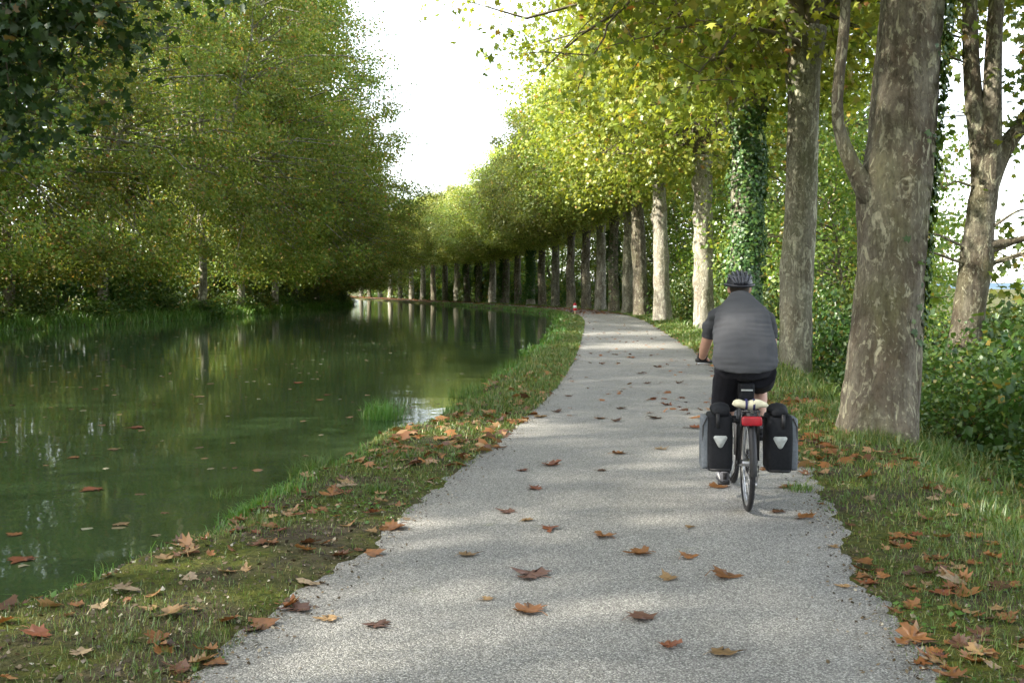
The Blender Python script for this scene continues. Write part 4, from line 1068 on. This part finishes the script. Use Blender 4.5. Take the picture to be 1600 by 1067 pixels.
k = (noise3(np.stack([x * .3, y * .12, 0 * x], -1), 2.0, 2) + r.normal(0, .4, n) > -.1); x, y = x[k], y[k]
M['floating'] = leaf_mat('floating', [(0, (.10, .06, .03)), (.3, (.2, .09, .04)), (.6, (.22, .16, .08)), (1, (.30, .27, .18))], .1, gain=1.0)
leaf_stuff('floating_leaves', np.stack([x, y, 0 * x + WATER + .006], -1), r.uniform(.05, .15, len(x)), 'tiny pale and brown leaves floating on the canal', M['floating'], .03)
FLAT = {c: fallen_mesh(480 + i, True).mesh('floating_leaf', FM[c]) for i, c in enumerate(cols)}
FLOATING = [(-5.03, 16.42), (-4.74, 12.79), (-5.49, 18.63), (-3.04, 16.72), (-3.97, 18.88), (-7.21, 17.68), (-4.53, 10.50), (-4.31, 11.05), (-3.67, 8.82), (-2.89, 7.50), (-3.55, 7.20), (-3.17, 6.51), (-3.00, 15.95)]
for q, (x, y) in enumerate(sorted(FLOATING, key=lambda p: p[1])):
    c = ['russet', 'orange-brown', 'tan'][q % 3]; s = random.uniform(.12, .2)
    o = obj('floating_leaf', FLAT[c], None, (x, y, WATER + .006), (0, 0, random.uniform(0, 6)), (s, s, s * .5))
    tag(o, '%s leaf floating on the green canal, %s nearest the camera' % (c, NUM[q]), 'leaf', 'leaves floating on the canal')

# ------------------------------------------------------------------ red and white marker post by the bend
def marker():
    x, y = 3.58, 58.2; z = float(ground_z(x, y))
    e = empty('marker_post', (x, y, z)); tag(e, 'small marker post with red and white head where the path bends', 'post')
    red = plain_mat('red_paint', (0.55, 0.03, 0.04), .5); white = plain_mat('white_paint', (.8, .8, .78), .5); wd = plain_mat('pale_wood', (.42, .34, .2), .8)
    obj('stake', Geo().box((0, 0, .12), (.06, .06, .34)).mesh('stake', wd, False), e)
    obj('red_band', Geo().box((0, 0, .36), (.19, .07, .14)).mesh('red_band', red, False), e)
    obj('white_band', Geo().box((0, 0, .505), (.195, .075, .15)).mesh('white_band', white, False), e)
    obj('red_cap', Geo().box((0, 0, .62), (.19, .07, .08)).tube([[0, 0, .66], [0, 0, .72]], [.07, .03], 8).mesh('red_cap', red, False), e)
marker()
# ------------------------------------------------------------------ bicycle, bags and rider (local axes: x right, y forward, z up; origin under the rear hub)
BX, BY, BRZ = 1.68, 7.25, -math.radians(6.5)
BIKE_LOC = (BX, BY, 0.012)
mt = {
    'tyre': plain_mat('tyre_rubber', (0.022, 0.022, 0.024), .8, .3),
    'alloy': plain_mat('brushed_alloy', (0.55, 0.55, 0.56), .35, .5, .9, .08),
    'frame': plain_mat('dark_frame_paint', (0.03, 0.03, 0.035), .35, .5),
    'blackm': plain_mat('black_steel', (0.025, 0.025, 0.028), .45, .5),
    'plastic': plain_mat('black_plastic', (0.02, 0.02, 0.022), .5, .4),
    'red': plain_mat('red_lens', (0.34, 0.010, 0.02), .3, .5),
    'bag': plain_mat('black_bag_cloth', (0.011, 0.012, 0.015), .75, .2, 0, .3, 60),
    'baggrey': plain_mat('slate_bag_cloth', (0.12, 0.135, 0.155), .6, .3, 0, .2, 60),
    'refl': plain_mat('reflective_grey', (0.40, 0.42, 0.41), .35, .5),
    'cream': plain_mat('cream_cloth', (0.62, 0.58, 0.43), .9, .2, 0, .12, 25),
    'strap': plain_mat('navy_strap', (0.03, 0.03, 0.10), .6, .3),
    'white': plain_mat('white_plastic', (.78, .78, .76), .4, .5),
    'shirt': plain_mat('grey_shirt_cloth', (0.068, 0.070, 0.077), .9, .15, 0, .06, 14),
    'shorts': plain_mat('black_shorts_cloth', (0.012, 0.012, 0.016), .85, .2),
    'skin': plain_mat('skin', (0.50, 0.29, 0.21), .55, .35, 0, .08, 20),
    'hair': plain_mat('dark_hair', (0.03, 0.022, 0.016), .6, .4),
    'helmet': plain_mat('helmet_shell', (0.014, 0.015, 0.022), .45, .4),
    'helmet2': plain_mat('helmet_rib', (0.045, 0.048, 0.062), .42, .4),
    'shoe': plain_mat('grey_shoe_mesh', (0.16, 0.16, 0.18), .7, .3),
    'sole': plain_mat('dark_sole', (0.03, 0.03, 0.033), .8, .3),
    'sock': plain_mat('dark_sock', (0.05, 0.05, 0.06), .9, .2),
}
def P_(name, g, mat, parent, smooth=True):
    return obj(name, fix_normals(g.mesh(name, mt[mat], smooth)), parent)
def bevel_box(g, c, s, b, top=1.0, seg=5, tilt=0.0):
    """rounded upright box: superellipse rings lofted in z; top scales the upper end"""
    a = np.linspace(0, 2 * PI, 4 * seg, endpoint=False) + PI / (4 * seg)
    ca, sa = np.cos(a), np.sin(a); e = .32
    X = np.sign(ca) * np.abs(ca) ** e; Y = np.sign(sa) * np.abs(sa) ** e
    V = []; zs = [(-.5, .86), (-.485, .95), (-.45, 1.0), (-.2, 1.03), (.1, 1.03), (.3, 1.0), (.45, .97), (.49, .9), (.5, .8)]
    for t, k in zs:
        w = 1 + (top - 1) * (t + .5)
        V.append(np.stack([c[0] + X * s[0] / 2 * k * w + tilt * (t + .5), c[1] + Y * s[1] / 2 * k, c[2] + t * s[2] + 0 * a], -1))
    n, m = len(zs), len(a); V = np.concatenate(V)
    Q = [[i * m + k, i * m + (k + 1) % m, (i + 1) * m + (k + 1) % m, (i + 1) * m + k] for i in range(n - 1) for k in range(m)]
    V = np.vstack([V, [c[0], c[1], c[2] - .5 * s[2]], [c[0] + tilt, c[1], c[2] + .5 * s[2]]])
    T = []
    for k in range(m):
        T.append([n * m, (k + 1) % m, k]); T.append([n * m + 1, (n - 1) * m + k, (n - 1) * m + (k + 1) % m])
    g.add(V, Q, T); return g

def bicycle():
    e = empty('bicycle', BIKE_LOC, BRZ); tag(e, 'dark touring bicycle ridden away along the grey path, loaded with bags', 'bicycle')
    R = .345
    def wheel(y, steer=0.0):
        w = empty('wheel'); w.parent = e; w.location = (0, y, R); w.rotation_euler = (0, 0, steer)
        P_('tyre', Geo().torus((0, 0, 0), R - .019, .019, 'x', 64, 10), 'tyre', w)
        P_('rim', Geo().torus((0, 0, 0), R - .046, .011, 'x', 64, 6), 'alloy', w)
        P_('hub', Geo().tube([[-.055, 0, 0], [-.03, 0, 0], [.03, 0, 0], [.055, 0, 0]], [.02, .026, .026, .02], 12), 'alloy', w)
        g = Geo()
        for k in range(28):
            a = 2 * PI * k / 28; s = .032 if k % 2 else -.032; b = a + (.5 if (k // 2) % 2 else -.5)
            g.tube([[s, .024 * math.cos(b), .024 * math.sin(b)], [0, (R - .05) * math.cos(a), (R - .05) * math.sin(a)]], .0014, 4)
        P_('spokes', g, 'alloy', w)
        return w
    wheel(0); wheel(1.06, .03)
    bb = np.array([0, .45, .285]); seat = np.array([0, .27, .80]); head_t = np.array([0, .86, .86]); head_b = np.array([0, .90, .72])
    g = Geo()
    g.tube([bb, seat], .0155, 10).tube([seat + (0, .02, -.03), head_t + (0, 0, -.03)], .0145, 10).tube([bb, head_b], .017, 10).tube([head_t, head_b], .019, 10)
    for s in (-1, 1):
        g.tube([bb + (s * .02, 0, 0), [s * .045, .2, .30], [s * .065, 0, R]], [.011, .010, .008], 8)
        g.tube([seat + (s * .012, 0, -.02), [s * .045, .12, .6], [s * .065, 0, R]], [.009, .009, .008], 8)
    g.tube([[-.05, .06, .66 - .06], [.05, .06, .66 - .06]], .007, 6)
    P_('frame', g, 'frame', e)
    g = Geo()
    for s in (-1, 1): g.tube([[s * .045, .91, .70], [s * .055, .96, .55], [s * .052, 1.06, R]], [.014, .012, .009], 8)
    g.tube([[-.05, .91, .70], [.05, .91, .70]], .016, 8)
    P_('fork', g, 'frame', e)
    P_('seatpost', Geo().tube([[0, .27, .79], [0, .235, .915]], .0135, 10), 'alloy', e)
    # saddle
    g = Geo(); rings = []
    for t, w, h in ((0, .055, .022), (.08, .078, .032), (.25, .078, .034), (.5, .042, .028), (.8, .022, .02), (1, .012, .012)):
        rings.append(((0, .08 + .27 * t, .945 - .01 * t), (w, 0, 0), (0, 0, h)))
    g.loft(rings); P_('saddle', g, 'plastic', e)
    P_('saddle_badge', Geo().box((.0, .076, .948), (.034, .012, .014)), 'white', e, False)
    # bars
    g = Geo().tube([[0, .855, .86], [0, .85, .97], [0, .90, .995]], [.014, .014, .014], 8)
    P_('stem', g, 'blackm', e)
    h = Geo(); x = np.linspace(-.30, .30, 13)
    h.tube(np.stack([x, .91 - .10 * (np.abs(x) / .3) ** 2, .995 + .02 * (np.abs(x) / .3) ** 2], -1), .0115, 10)
    hb = P_('handlebar', h, 'blackm', e)
    for s in (-1, 1):
        P_('grip', Geo().tube([[s * .20, .868, 1.005], [s * .315, .80, 1.018]], .0165, 10), 'plastic', hb)
        P_('brake_lever', Geo().tube([[s * .19, .885, 1.0], [s * .22, .92, .985], [s * .30, .865, .985]], .006, 6), 'alloy', hb)
    # chainset, pedals, mech
    g = Geo().torus((.05, .45, .285), .085, .006, 'x', 36, 6).torus((.05, .45, .285), .04, .006, 'x', 24, 6)
    for k in range(5):
        a = 2 * PI * k / 5; g.tube([[.05, .45, .285], [.05, .45 + .085 * math.cos(a), .285 + .085 * math.sin(a)]], .007, 5)
    P_('chainring', g, 'blackm', e)
    P_('crank', Geo().tube([[-.065, .45, .285], [-.078, .455, .115]], [.013, .010], 8), 'alloy', e)
    P_('crank', Geo().tube([[.065, .45, .285], [.078, .445, .455]], [.013, .010], 8), 'alloy', e)
    for s, y, z in ((-1, .455, .115), (1, .445, .455)):
        P_('pedal', Geo().box((s * .125, y, z), (.085, .09, .022)), 'plastic', e, False)
    g = Geo()
    for k in range(7): g.torus((.034 + .004 * k, 0, R), .052 - .0045 * k, .002, 'x', 28, 4)
    P_('cassette', g, 'alloy', e)
    g = Geo().box((.068, .0, R - .045), (.022, .045, .05)).tube([[.07, 0, R - .05], [.07, .02, R - .10], [.062, .035, R - .165]], [.013, .012, .010], 8)
    g.torus((.062, .0, R - .085), .018, .006, 'x', 16, 5).torus((.062, .035, R - .165), .018, .006, 'x', 16, 5)
    P_('derailleur', g, 'alloy', e)
    z1 = R - .165 - .018
    P_('chain', Geo().tube([[.05, .45, .37], [.047, .2, .395], [.047, 0, R + .05]], .004, 5).tube([[.05, .45, .2], [.06, .035, z1]], .004, 5), 'blackm', e)
    P_('kickstand', Geo().tube([[-.06, .08, .30], [-.10, .16, .19], [-.105, .30, .20]], [.008, .008, .006], 7), 'blackm', e)
    # mudguards
    def guard(yc, a0, a1):
        A = np.linspace(a0, a1, 26); V = []; 
        for a in A:
            for xx, dr in ((-.026, -.014), (-.016, .004), (0, .009), (.016, .004), (.026, -.014)):
                rr = R + .012 + dr; V.append([xx, yc + rr * math.cos(a), R + rr * math.sin(a)])
        Q = [[i * 5 + k, i * 5 + k + 1, (i + 1) * 5 + k + 1, (i + 1) * 5 + k] for i in range(25) for k in range(4)]
        return Geo().add(V, Q)
    P_('mudguard', guard(0, math.radians(20), math.radians(186)), 'plastic', e)
    P_('mudguard', guard(1.06, math.radians(25), math.radians(190)), 'plastic', e)
    # carrier rack
    g = Geo()
    for s in (-1, 1):
        g.tube([[s * .055, -.20, .735], [s * .06, .0, .735], [s * .05, .24, .735], [s * .02, .27, .76]], .0055, 6)
        for yy in (-.16, 0, .12): g.tube([[s * .058, yy, .735], [s * .075, .0 + yy * .12, R + .02]], .0055, 6)
        g.tube([[s * .085, -.17, .63], [s * .085, .14, .63]], .005, 6)
    for yy in (-.20, -.08, .06, .2): g.tube([[-.056, yy, .735], [.056, yy, .735]], .005, 6)
    P_('carrier_rack', g, 'blackm', e)
    # rear light: wide red lens on a black bracket
    lb = P_('light_bracket', Geo().box((0, -.205, .70), (.07, .02, .05)), 'plastic', e, False)
    g = Geo(); bevel_box(g, (0, -.228, .672), (.135, .036, .062), .01)
    P_('rear_light', g, 'red', e)
bicycle()

def pannier(sx, label):
    e = empty('pannier', BIKE_LOC, BRZ); tag(e, label, 'bag', 'panniers on the bicycle')
    cx = sx * .205
    g = Geo(); bevel_box(g, (cx, -.01, .50), (.175, .28, .40), .03, 1.03)
    body = P_('body', g, 'bag', e)
    # outer face panel in slate grey
    g = Geo(); bevel_box(g, (cx + sx * .088, .005, .495), (.085, .25, .365), .02, .96)
    P_('outer_panel', g, 'baggrey', e)
    # rolled closure
    g = Geo(); ts = np.linspace(0, 1, 9)
    g.tube(np.stack([cx - sx * .005 + 0 * ts, -.15 + .30 * ts, .705 + .028 * np.sin(ts * PI) + .008 * np.sin(ts * 17)], -1), .036 + .012 * np.sin(ts * PI), 12, True, None, (1.45, .8))
    rt = P_('roll_top', g, 'bag', e)
    P_('buckle_strap', Geo().box((cx + sx * .02, -.152, .66), (.024, .008, .10)), 'plastic', rt, False)
    # reflector: rounded triangle on the rear face
    pts = []
    for ax, ay, r_ in ((-.033, .022, .016), (.033, .022, .016), (.0, -.030, .020)):
        for k in range(9):
            pts.append((ax, ay, r_, k))
    import itertools
    cs = [(-.033, .022, .016, 70, 210), (0, -.030, .020, 215, 325), (.033, .022, .016, -30, 110)]
    ring = []
    for ax, ay, r_, a0, a1 in cs:
        for a in np.linspace(math.radians(a0), math.radians(a1), 8): ring.append((ax + r_ * math.cos(a), ay + r_ * math.sin(a)))
    ring = np.array(ring); n = len(ring); yb, yf = -.148, -.1595
    V = np.concatenate([np.stack([cx + ring[:, 0], 0 * ring[:, 0] + yb, .52 + ring[:, 1]], -1), np.stack([cx + ring[:, 0] * .93, 0 * ring[:, 0] + yf, .52 + ring[:, 1] * .93], -1), [[cx, yf, .52]]])
    Q = [[k, (k + 1) % n, n + (k + 1) % n, n + k] for k in range(n)]; T = [[n + k, n + (k + 1) % n, 2 * n] for k in range(n)]
    P_('reflector', Geo().add(V, Q, T), 'refl', e, False)
    P_('foot_trim', Geo().box((cx, -.145, .315), (.14, .012, .012)), 'plastic', e, False)
    g = Geo().tube([[cx + sx * .09, -.115, .68], [cx + sx * .118, -.118, .62], [cx + sx * .117, -.11, .36], [cx + sx * .09, -.11, .315]], .006, 6)
    P_('compression_strap', g, 'plastic', e)
    for yy in (-.07, .08): P_('hook', Geo().box((sx * .098, yy, .655), (.045, .022, .03)), 'plastic', e, False)
pannier(-1, 'black and slate roll-top pannier on the left side of the bicycle')
pannier(1, 'black and slate roll-top pannier on the right side of the bicycle')

def bundle():
    e = empty('bundle', BIKE_LOC, BRZ); tag(e, 'cream cloth bundle strapped across the bicycle rack above the red light', 'bundle')
    ts = np.linspace(0, 1, 19); x = -.125 + .25 * ts
    g = Geo().tube(np.stack([x, -.12 + 0 * ts, .775 + .006 * np.sin(ts * 11)], -1), .034 * np.clip(np.sin(ts * PI), 0, 1) ** .35 + .002 + .004 * np.sin(ts * 13), 16, True, lambda p, a, rr, i: rr * (1 + .05 * np.sin(3 * a + p[0] * 30)), (1.35, .9))
    P_('roll', g, 'cream', e)
    for xx in (-.03, .022):
        V = []; A = np.linspace(0, 2 * PI, 20, endpoint=False)
        gg = Geo()
        for k in range(20):
            for dx in (-.008, .008): V.append([xx + dx, -.12 + .052 * math.cos(A[k]), .775 + .040 * math.sin(A[k])])
        gg.add(V, [[2 * k, 2 * k + 1, (2 * k + 3) % 40, (2 * k + 2) % 40] for k in range(20)])
        P_('strap', gg, 'strap', e)
bundle()
def saddle_bag():
    e = empty('saddle_bag', BIKE_LOC, BRZ); tag(e, 'small black bag hanging under the saddle with a pale reflective stripe', 'bag')
    g = Geo(); bevel_box(g, (0, .145, .835), (.105, .13, .135), .02, 1.08)
    P_('body', g, 'bag', e)
    P_('reflective_stripe', Geo().box((0, .0755, .855), (.082, .006, .012)), 'refl', e, False)
    P_('strap', Geo().box((0, .20, .915), (.03, .03, .05)), 'plastic', e, False)
saddle_bag()

def skin_body(chains, name, voxel=.011, mat='skin', smooth=6, wr=0.0, wf=20.0, wdir=(1, 1, 1)):
    g = Geo()
    for c in chains:
        if c[0] == 'tube':
            g.tube(c[1], c[2], 14, True, None, c[3] if len(c) > 3 else None)
        elif c[0] == 'ell': g.ellipsoid(c[1], c[2])
        else: g.loft(c[1])
    me = g.mesh(name, mt[mat]); fix_normals(me)
    me = mat_modified(me, [('REMESH', dict(mode='VOXEL', voxel_size=voxel)), ('SMOOTH', dict(factor=.5, iterations=smooth))], name)
    if wr:
        n = len(me.vertices); co = np.empty(n * 3, np.float32); me.vertices.foreach_get('co', co); co = co.reshape(-1, 3)
        nr = np.empty(n * 3, np.float32); me.vertices.foreach_get('normal', nr); nr = nr.reshape(-1, 3)
        co = co + nr * (wr * noise3(co * np.array(wdir), wf, 2))[:, None]
        me.vertices.foreach_set('co', co.astype(np.float32).ravel()); me.update()
    me.polygons.foreach_set('use_smooth', np.ones(len(me.polygons), bool))
    if not me.materials: me.materials.append(mt[mat])
    return me

def person():
    e = empty('person', BIKE_LOC, BRZ)
    tag(e, 'person in grey T-shirt, black shorts and dark helmet cycling away from the camera', 'person')
    def interp(pts, rad, n=10):
        P = np.array(pts); t = np.linspace(0, 1, len(P)); tt = np.linspace(0, 1, n)
        return np.stack([np.interp(tt, t, P[:, i]) for i in range(3)], -1), np.interp(tt, np.linspace(0, 1, len(rad)), rad)
    ch = []
    # trunk and head
    ch.append(('loft', [((0, .22, .985), (.15, 0, 0), (0, .12, .05)), ((0, .25, 1.08), (.185, 0, 0), (0, .125, -.05)), ((0, .35, 1.22), (.175, 0, 0), (0, .115, -.06)), ((0, .46, 1.36), (.168, 0, 0), (0, .105, -.06)), ((0, .55, 1.43), (.135, 0, 0), (0, .075, -.05)), ((0, .60, 1.49), (.075, 0, 0), (0, .06, -.035))]))
    ch.append(('tube', *interp([(0, .58, 1.46), (0, .64, 1.53), (0, .665, 1.57)], [.062, .056, .06])))
    ch.append(('ell', (0, .685, 1.592), (.074, .092, .105)))
    ch.append(('ell', (0, .745, 1.545), (.05, .05, .055)))                       # jaw
    ch.append(('tube', *interp([(0, .77, 1.60), (0, .797, 1.575)], [.011, .015], 4)))  # nose
    for s in (-1, 1):
        ch.append(('ell', (s * .079, .675, 1.578), (.014, .024, .034)))           # ear
        # arm
        ch.append(('tube', *interp([(s * .145, .55, 1.39), (s * .20, .60, 1.31), (s * .240, .645, 1.20), (s * .260, .71, 1.11), (s * .268, .77, 1.05)], [.048, .046, .044, .040, .029], 16)))
        # hand closed over the grip
        hx, hy, hz = s * .265, .815, 1.028
        ch.append(('tube', *interp([(s * .268, .77, 1.052), (hx, hy, hz + .018), (hx - s * .005, hy + .025, hz + .014)], [.028, .036, .030], 7)))
        for k in range(4):
            fx = hx + s * (.030 - .021 * k); fy = hy + .018 + .010 * k - (.008 if s else 0)
            L = [.9, 1.05, 1.0, .8][k]
            ch.append(('tube', *interp([(fx, fy, hz + .022), (fx, fy + .030 * L, hz + .016), (fx, fy + .034 * L, hz - .012), (fx, fy + .010, hz - .026)], [.010, .0095, .009, .008], 9)))
        ch.append(('tube', *interp([(hx - s * .02, hy - .01, hz + .01), (hx - s * .045, hy + .005, hz - .005), (hx - s * .05, hy + .028, hz - .02)], [.013, .011, .009], 7)))
    # left leg stretched down, right knee raised
    ch.append(('tube', *interp([(-.095, .23, .99), (-.115, .35, .80), (-.12, .465, .585)], [.098, .082, .058], 10)))
    ch.append(('tube', *interp([(-.12, .465, .59), (-.122, .43, .45), (-.122, .39, .30), (-.122, .375, .20)], [.056, .058, .042, .032], 12)))
    ch.append(('tube', *interp([(-.122, .37, .19), (-.125, .42, .155), (-.13, .50, .145)], [.036, .036, .026], 6)))
    ch.append(('tube', *interp([(.095, .23, .985), (.125, .42, .93), (.145, .615, .845)], [.098, .084, .060], 10)))
    ch.append(('tube', *interp([(.145, .615, .85), (.142, .52, .76), (.135, .42, .64), (.128, .375, .55)], [.057, .062, .045, .033], 12)))
    ch.append(('tube', *interp([(.128, .365, .53), (.127, .41, .495), (.13, .49, .485)], [.036, .036, .026], 6)))
    body = obj('body', skin_body(ch, 'body', .008, 'skin', 5), e)
    # eyes, mouth, hair
    for s in (-1, 1): P_('eye', Geo().ellipsoid((s * .03, .768, 1.605), (.012, .009, .009)), 'white', body)
    P_('mouth', Geo().ellipsoid((0, .787, 1.545), (.022, .008, .005)), 'red', body)
    g = Geo().ellipsoid((0, .668, 1.600), (.079, .088, .103)); P_('hair', g, 'hair', e)
    # shirt: torso, sleeves and collar
    ch = [('loft', [((0, .155, 1.015), (.225, 0, 0), (0, .165, .04)), ((0, .175, 1.04), (.238, 0, 0), (0, .17, -.02)), ((0, .235, 1.12), (.236, 0, 0), (0, .165, -.06)), ((0, .32, 1.22), (.222, 0, 0), (0, .150, -.07)), ((0, .41, 1.32), (.212, 0, 0), (0, .135, -.07)), ((0, .49, 1.395), (.200, 0, 0), (0, .115, -.065)), ((0, .545, 1.445), (.168, 0, 0), (0, .09, -.055)), ((0, .585, 1.488), (.118, 0, 0), (0, .07, -.045)), ((0, .615, 1.532), (.084, 0, 0), (0, .07, -.04))])]
    for s in (-1, 1):
        ch.append(('tube', *interp([(s * .13, .53, 1.405), (s * .192, .575, 1.355), (s * .226, .615, 1.28), (s * .240, .635, 1.20)], [.064, .064, .060, .058], 10)))
    obj('shirt', skin_body(ch, 'shirt', .009, 'shirt', 4, .0105, 15.0, (.55, 1.1, 2.0)), e)
    # shorts
    ch = [('loft', [((0, .225, .945), (.165, 0, 0), (0, .16, .02)), ((0, .215, 1.02), (.205, 0, 0), (0, .155, -.02)), ((0, .235, 1.10), (.200, 0, 0), (0, .14, -.04))]),
          ('tube', *interp([(-.098, .235, .995), (-.122, .34, .83), (-.128, .405, .70)], [.122, .108, .100], 9)),
          ('tube', *interp([(.098, .225, .975), (.128, .38, .925), (.143, .51, .88)], [.128, .116, .104], 9))]
    obj('shorts', skin_body(ch, 'shorts', .01, 'shorts', 4, .005, 18.0), e)
    # shoes
    for s, y, z in ((-1, .455, .132), (1, .445, .472)):
        x = s * .128
        rings = [((x, y - .135, z + .050), (.030, 0, 0), (0, .0, .045)), ((x, y - .11, z + .048), (.037, 0, 0), (0, 0, .052)), ((x, y - .05, z + .042), (.041, 0, 0), (0, 0, .050)), ((x, y + .02, z + .034), (.047, 0, 0), (0, 0, .038)), ((x, y + .09, z + .028), (.046, 0, 0), (0, 0, .028)), ((x, y + .14, z + .024), (.028, 0, 0), (0, 0, .018))]
        sh = P_('shoe', Geo().loft(rings), 'shoe', e)
        rings = [((x, y + dy, z + .006), (w, 0, 0), (0, 0, .012)) for dy, w in ((-.142, .030), (-.11, .040), (-.04, .042), (.03, .050), (.09, .048), (.146, .026))]
        P_('sole', Geo().loft(rings), 'sole', sh)
        for q in (-1, 1): P_('shoe_stripe', Geo().tube([[x + q * .034, y - .118, z + .03], [x + q * .043, y - .07, z + .062], [x + q * .042, y - .02, z + .028]], .006, 5), 'white', sh)
        P_('shoe_tab', Geo().box((x, y - .143, z + .055), (.026, .008, .05)), 'sole', sh, False)
        P_('sock', Geo().tube([[s * .125, y - .09, z + .07], [s * .125, y - .088, z + .13]], [.040, .040], 12), 'sock', e)
    # gloves
    for s in (-1, 1):
        gg = Geo(); hx, hy, hz = s * .265, .815, 1.028
        gch = [('tube', *interp([(s * .268, .778, 1.047), (hx, hy, hz + .020), (hx - s * .005, hy + .030, hz + .016)], [.034, .042, .036], 7)), ('ell', (hx, hy + .028, hz), (.046, .034, .034))]
        gl = obj('glove', skin_body(gch, 'glove', .007, 'bag', 3), e)
        P_('glove_flash', Geo().box((hx - s * .012, hy - .030, hz + .040), (.010, .03, .016), (.5, 0, .3)), 'white', gl, False)
    # helmet
    hc = np.array([0, .675, 1.612]); hr = np.array([.109, .136, .104])
    def dome(th, ph, k=1.0): return hc + hr * k * np.array([math.sin(th) * math.cos(ph), math.sin(th) * math.sin(ph), math.cos(th)])
    g = Geo(); V = []; nu, nv = 32, 10
    for i in range(nv + 1):
        for k in range(nu):
            ph = 2 * PI * k / nu; lim = 1.62 + .20 * max(0, -math.sin(ph)); V.append(dome(lim * i / nv, ph, .93))
    for i in range(nv + 1):
        for k in range(nu):
            ph = 2 * PI * k / nu; lim = 1.60 + .20 * max(0, -math.sin(ph)); V.append(dome(lim * i / nv, ph, .84))
    o2 = (nv + 1) * nu
    Q = [[i * nu + k, (i + 1) * nu + k, (i + 1) * nu + (k + 1) % nu, i * nu + (k + 1) % nu] for i in range(nv) for k in range(nu)]
    Q += [[o2 + a for a in q[::-1]] for q in Q]
    Q += [[nv * nu + k, o2 + nv * nu + k, o2 + nv * nu + (k + 1) % nu, nv * nu + (k + 1) % nu] for k in range(nu)]
    g.add(V, Q); hel = P_('helmet', g, 'helmet', e)
    # raised ribs running front to back with gaps as vents
    for off in (-.78, -.46, -.15, .15, .46, .78):
        pts = []
        for t in np.linspace(-1.42, 1.55, 18):
            d = np.array([math.sin(off) * math.cos(t * .62), -math.sin(t), math.cos(t) * math.cos(off)]); d /= np.linalg.norm(d)
            pts.append(hc + hr * d * 1.0)
        P_('rib', Geo().tube(pts, [.006] + [.0125] * 16 + [.006], 7), 'helmet2', hel)
    ring = [dome(1.55 + .14 * max(0, -math.sin(a)), a, .975) for a in np.linspace(0, 2 * PI, 33)]
    P_('rim', Geo().tube(ring, .0125, 7), 'helmet', hel)
    ring = [dome(1.0, a, .975) for a in np.linspace(PI * 1.1, PI * 1.9, 15)]
    P_('cross_band', Geo().tube(ring, .012, 7), 'helmet2', hel)
    for a, zz in ((-.075, 1.604), (.082, 1.604)): P_('reflective_mark', Geo().box((a, .590 + .012, zz), (.026, .012, .012), (0, 0, -a * 9)), 'white', hel, False)
    P_('reflective_mark', Geo().box((0, .5405, 1.600), (.012, .006, .012)), 'white', hel, False)
    for s in (-1, 1):
        P_('strap', Geo().tube([[s * .086, .67, 1.59], [s * .075, .69, 1.54], [s * .03, .73, 1.49]], .005, 5), 'plastic', hel)
person()
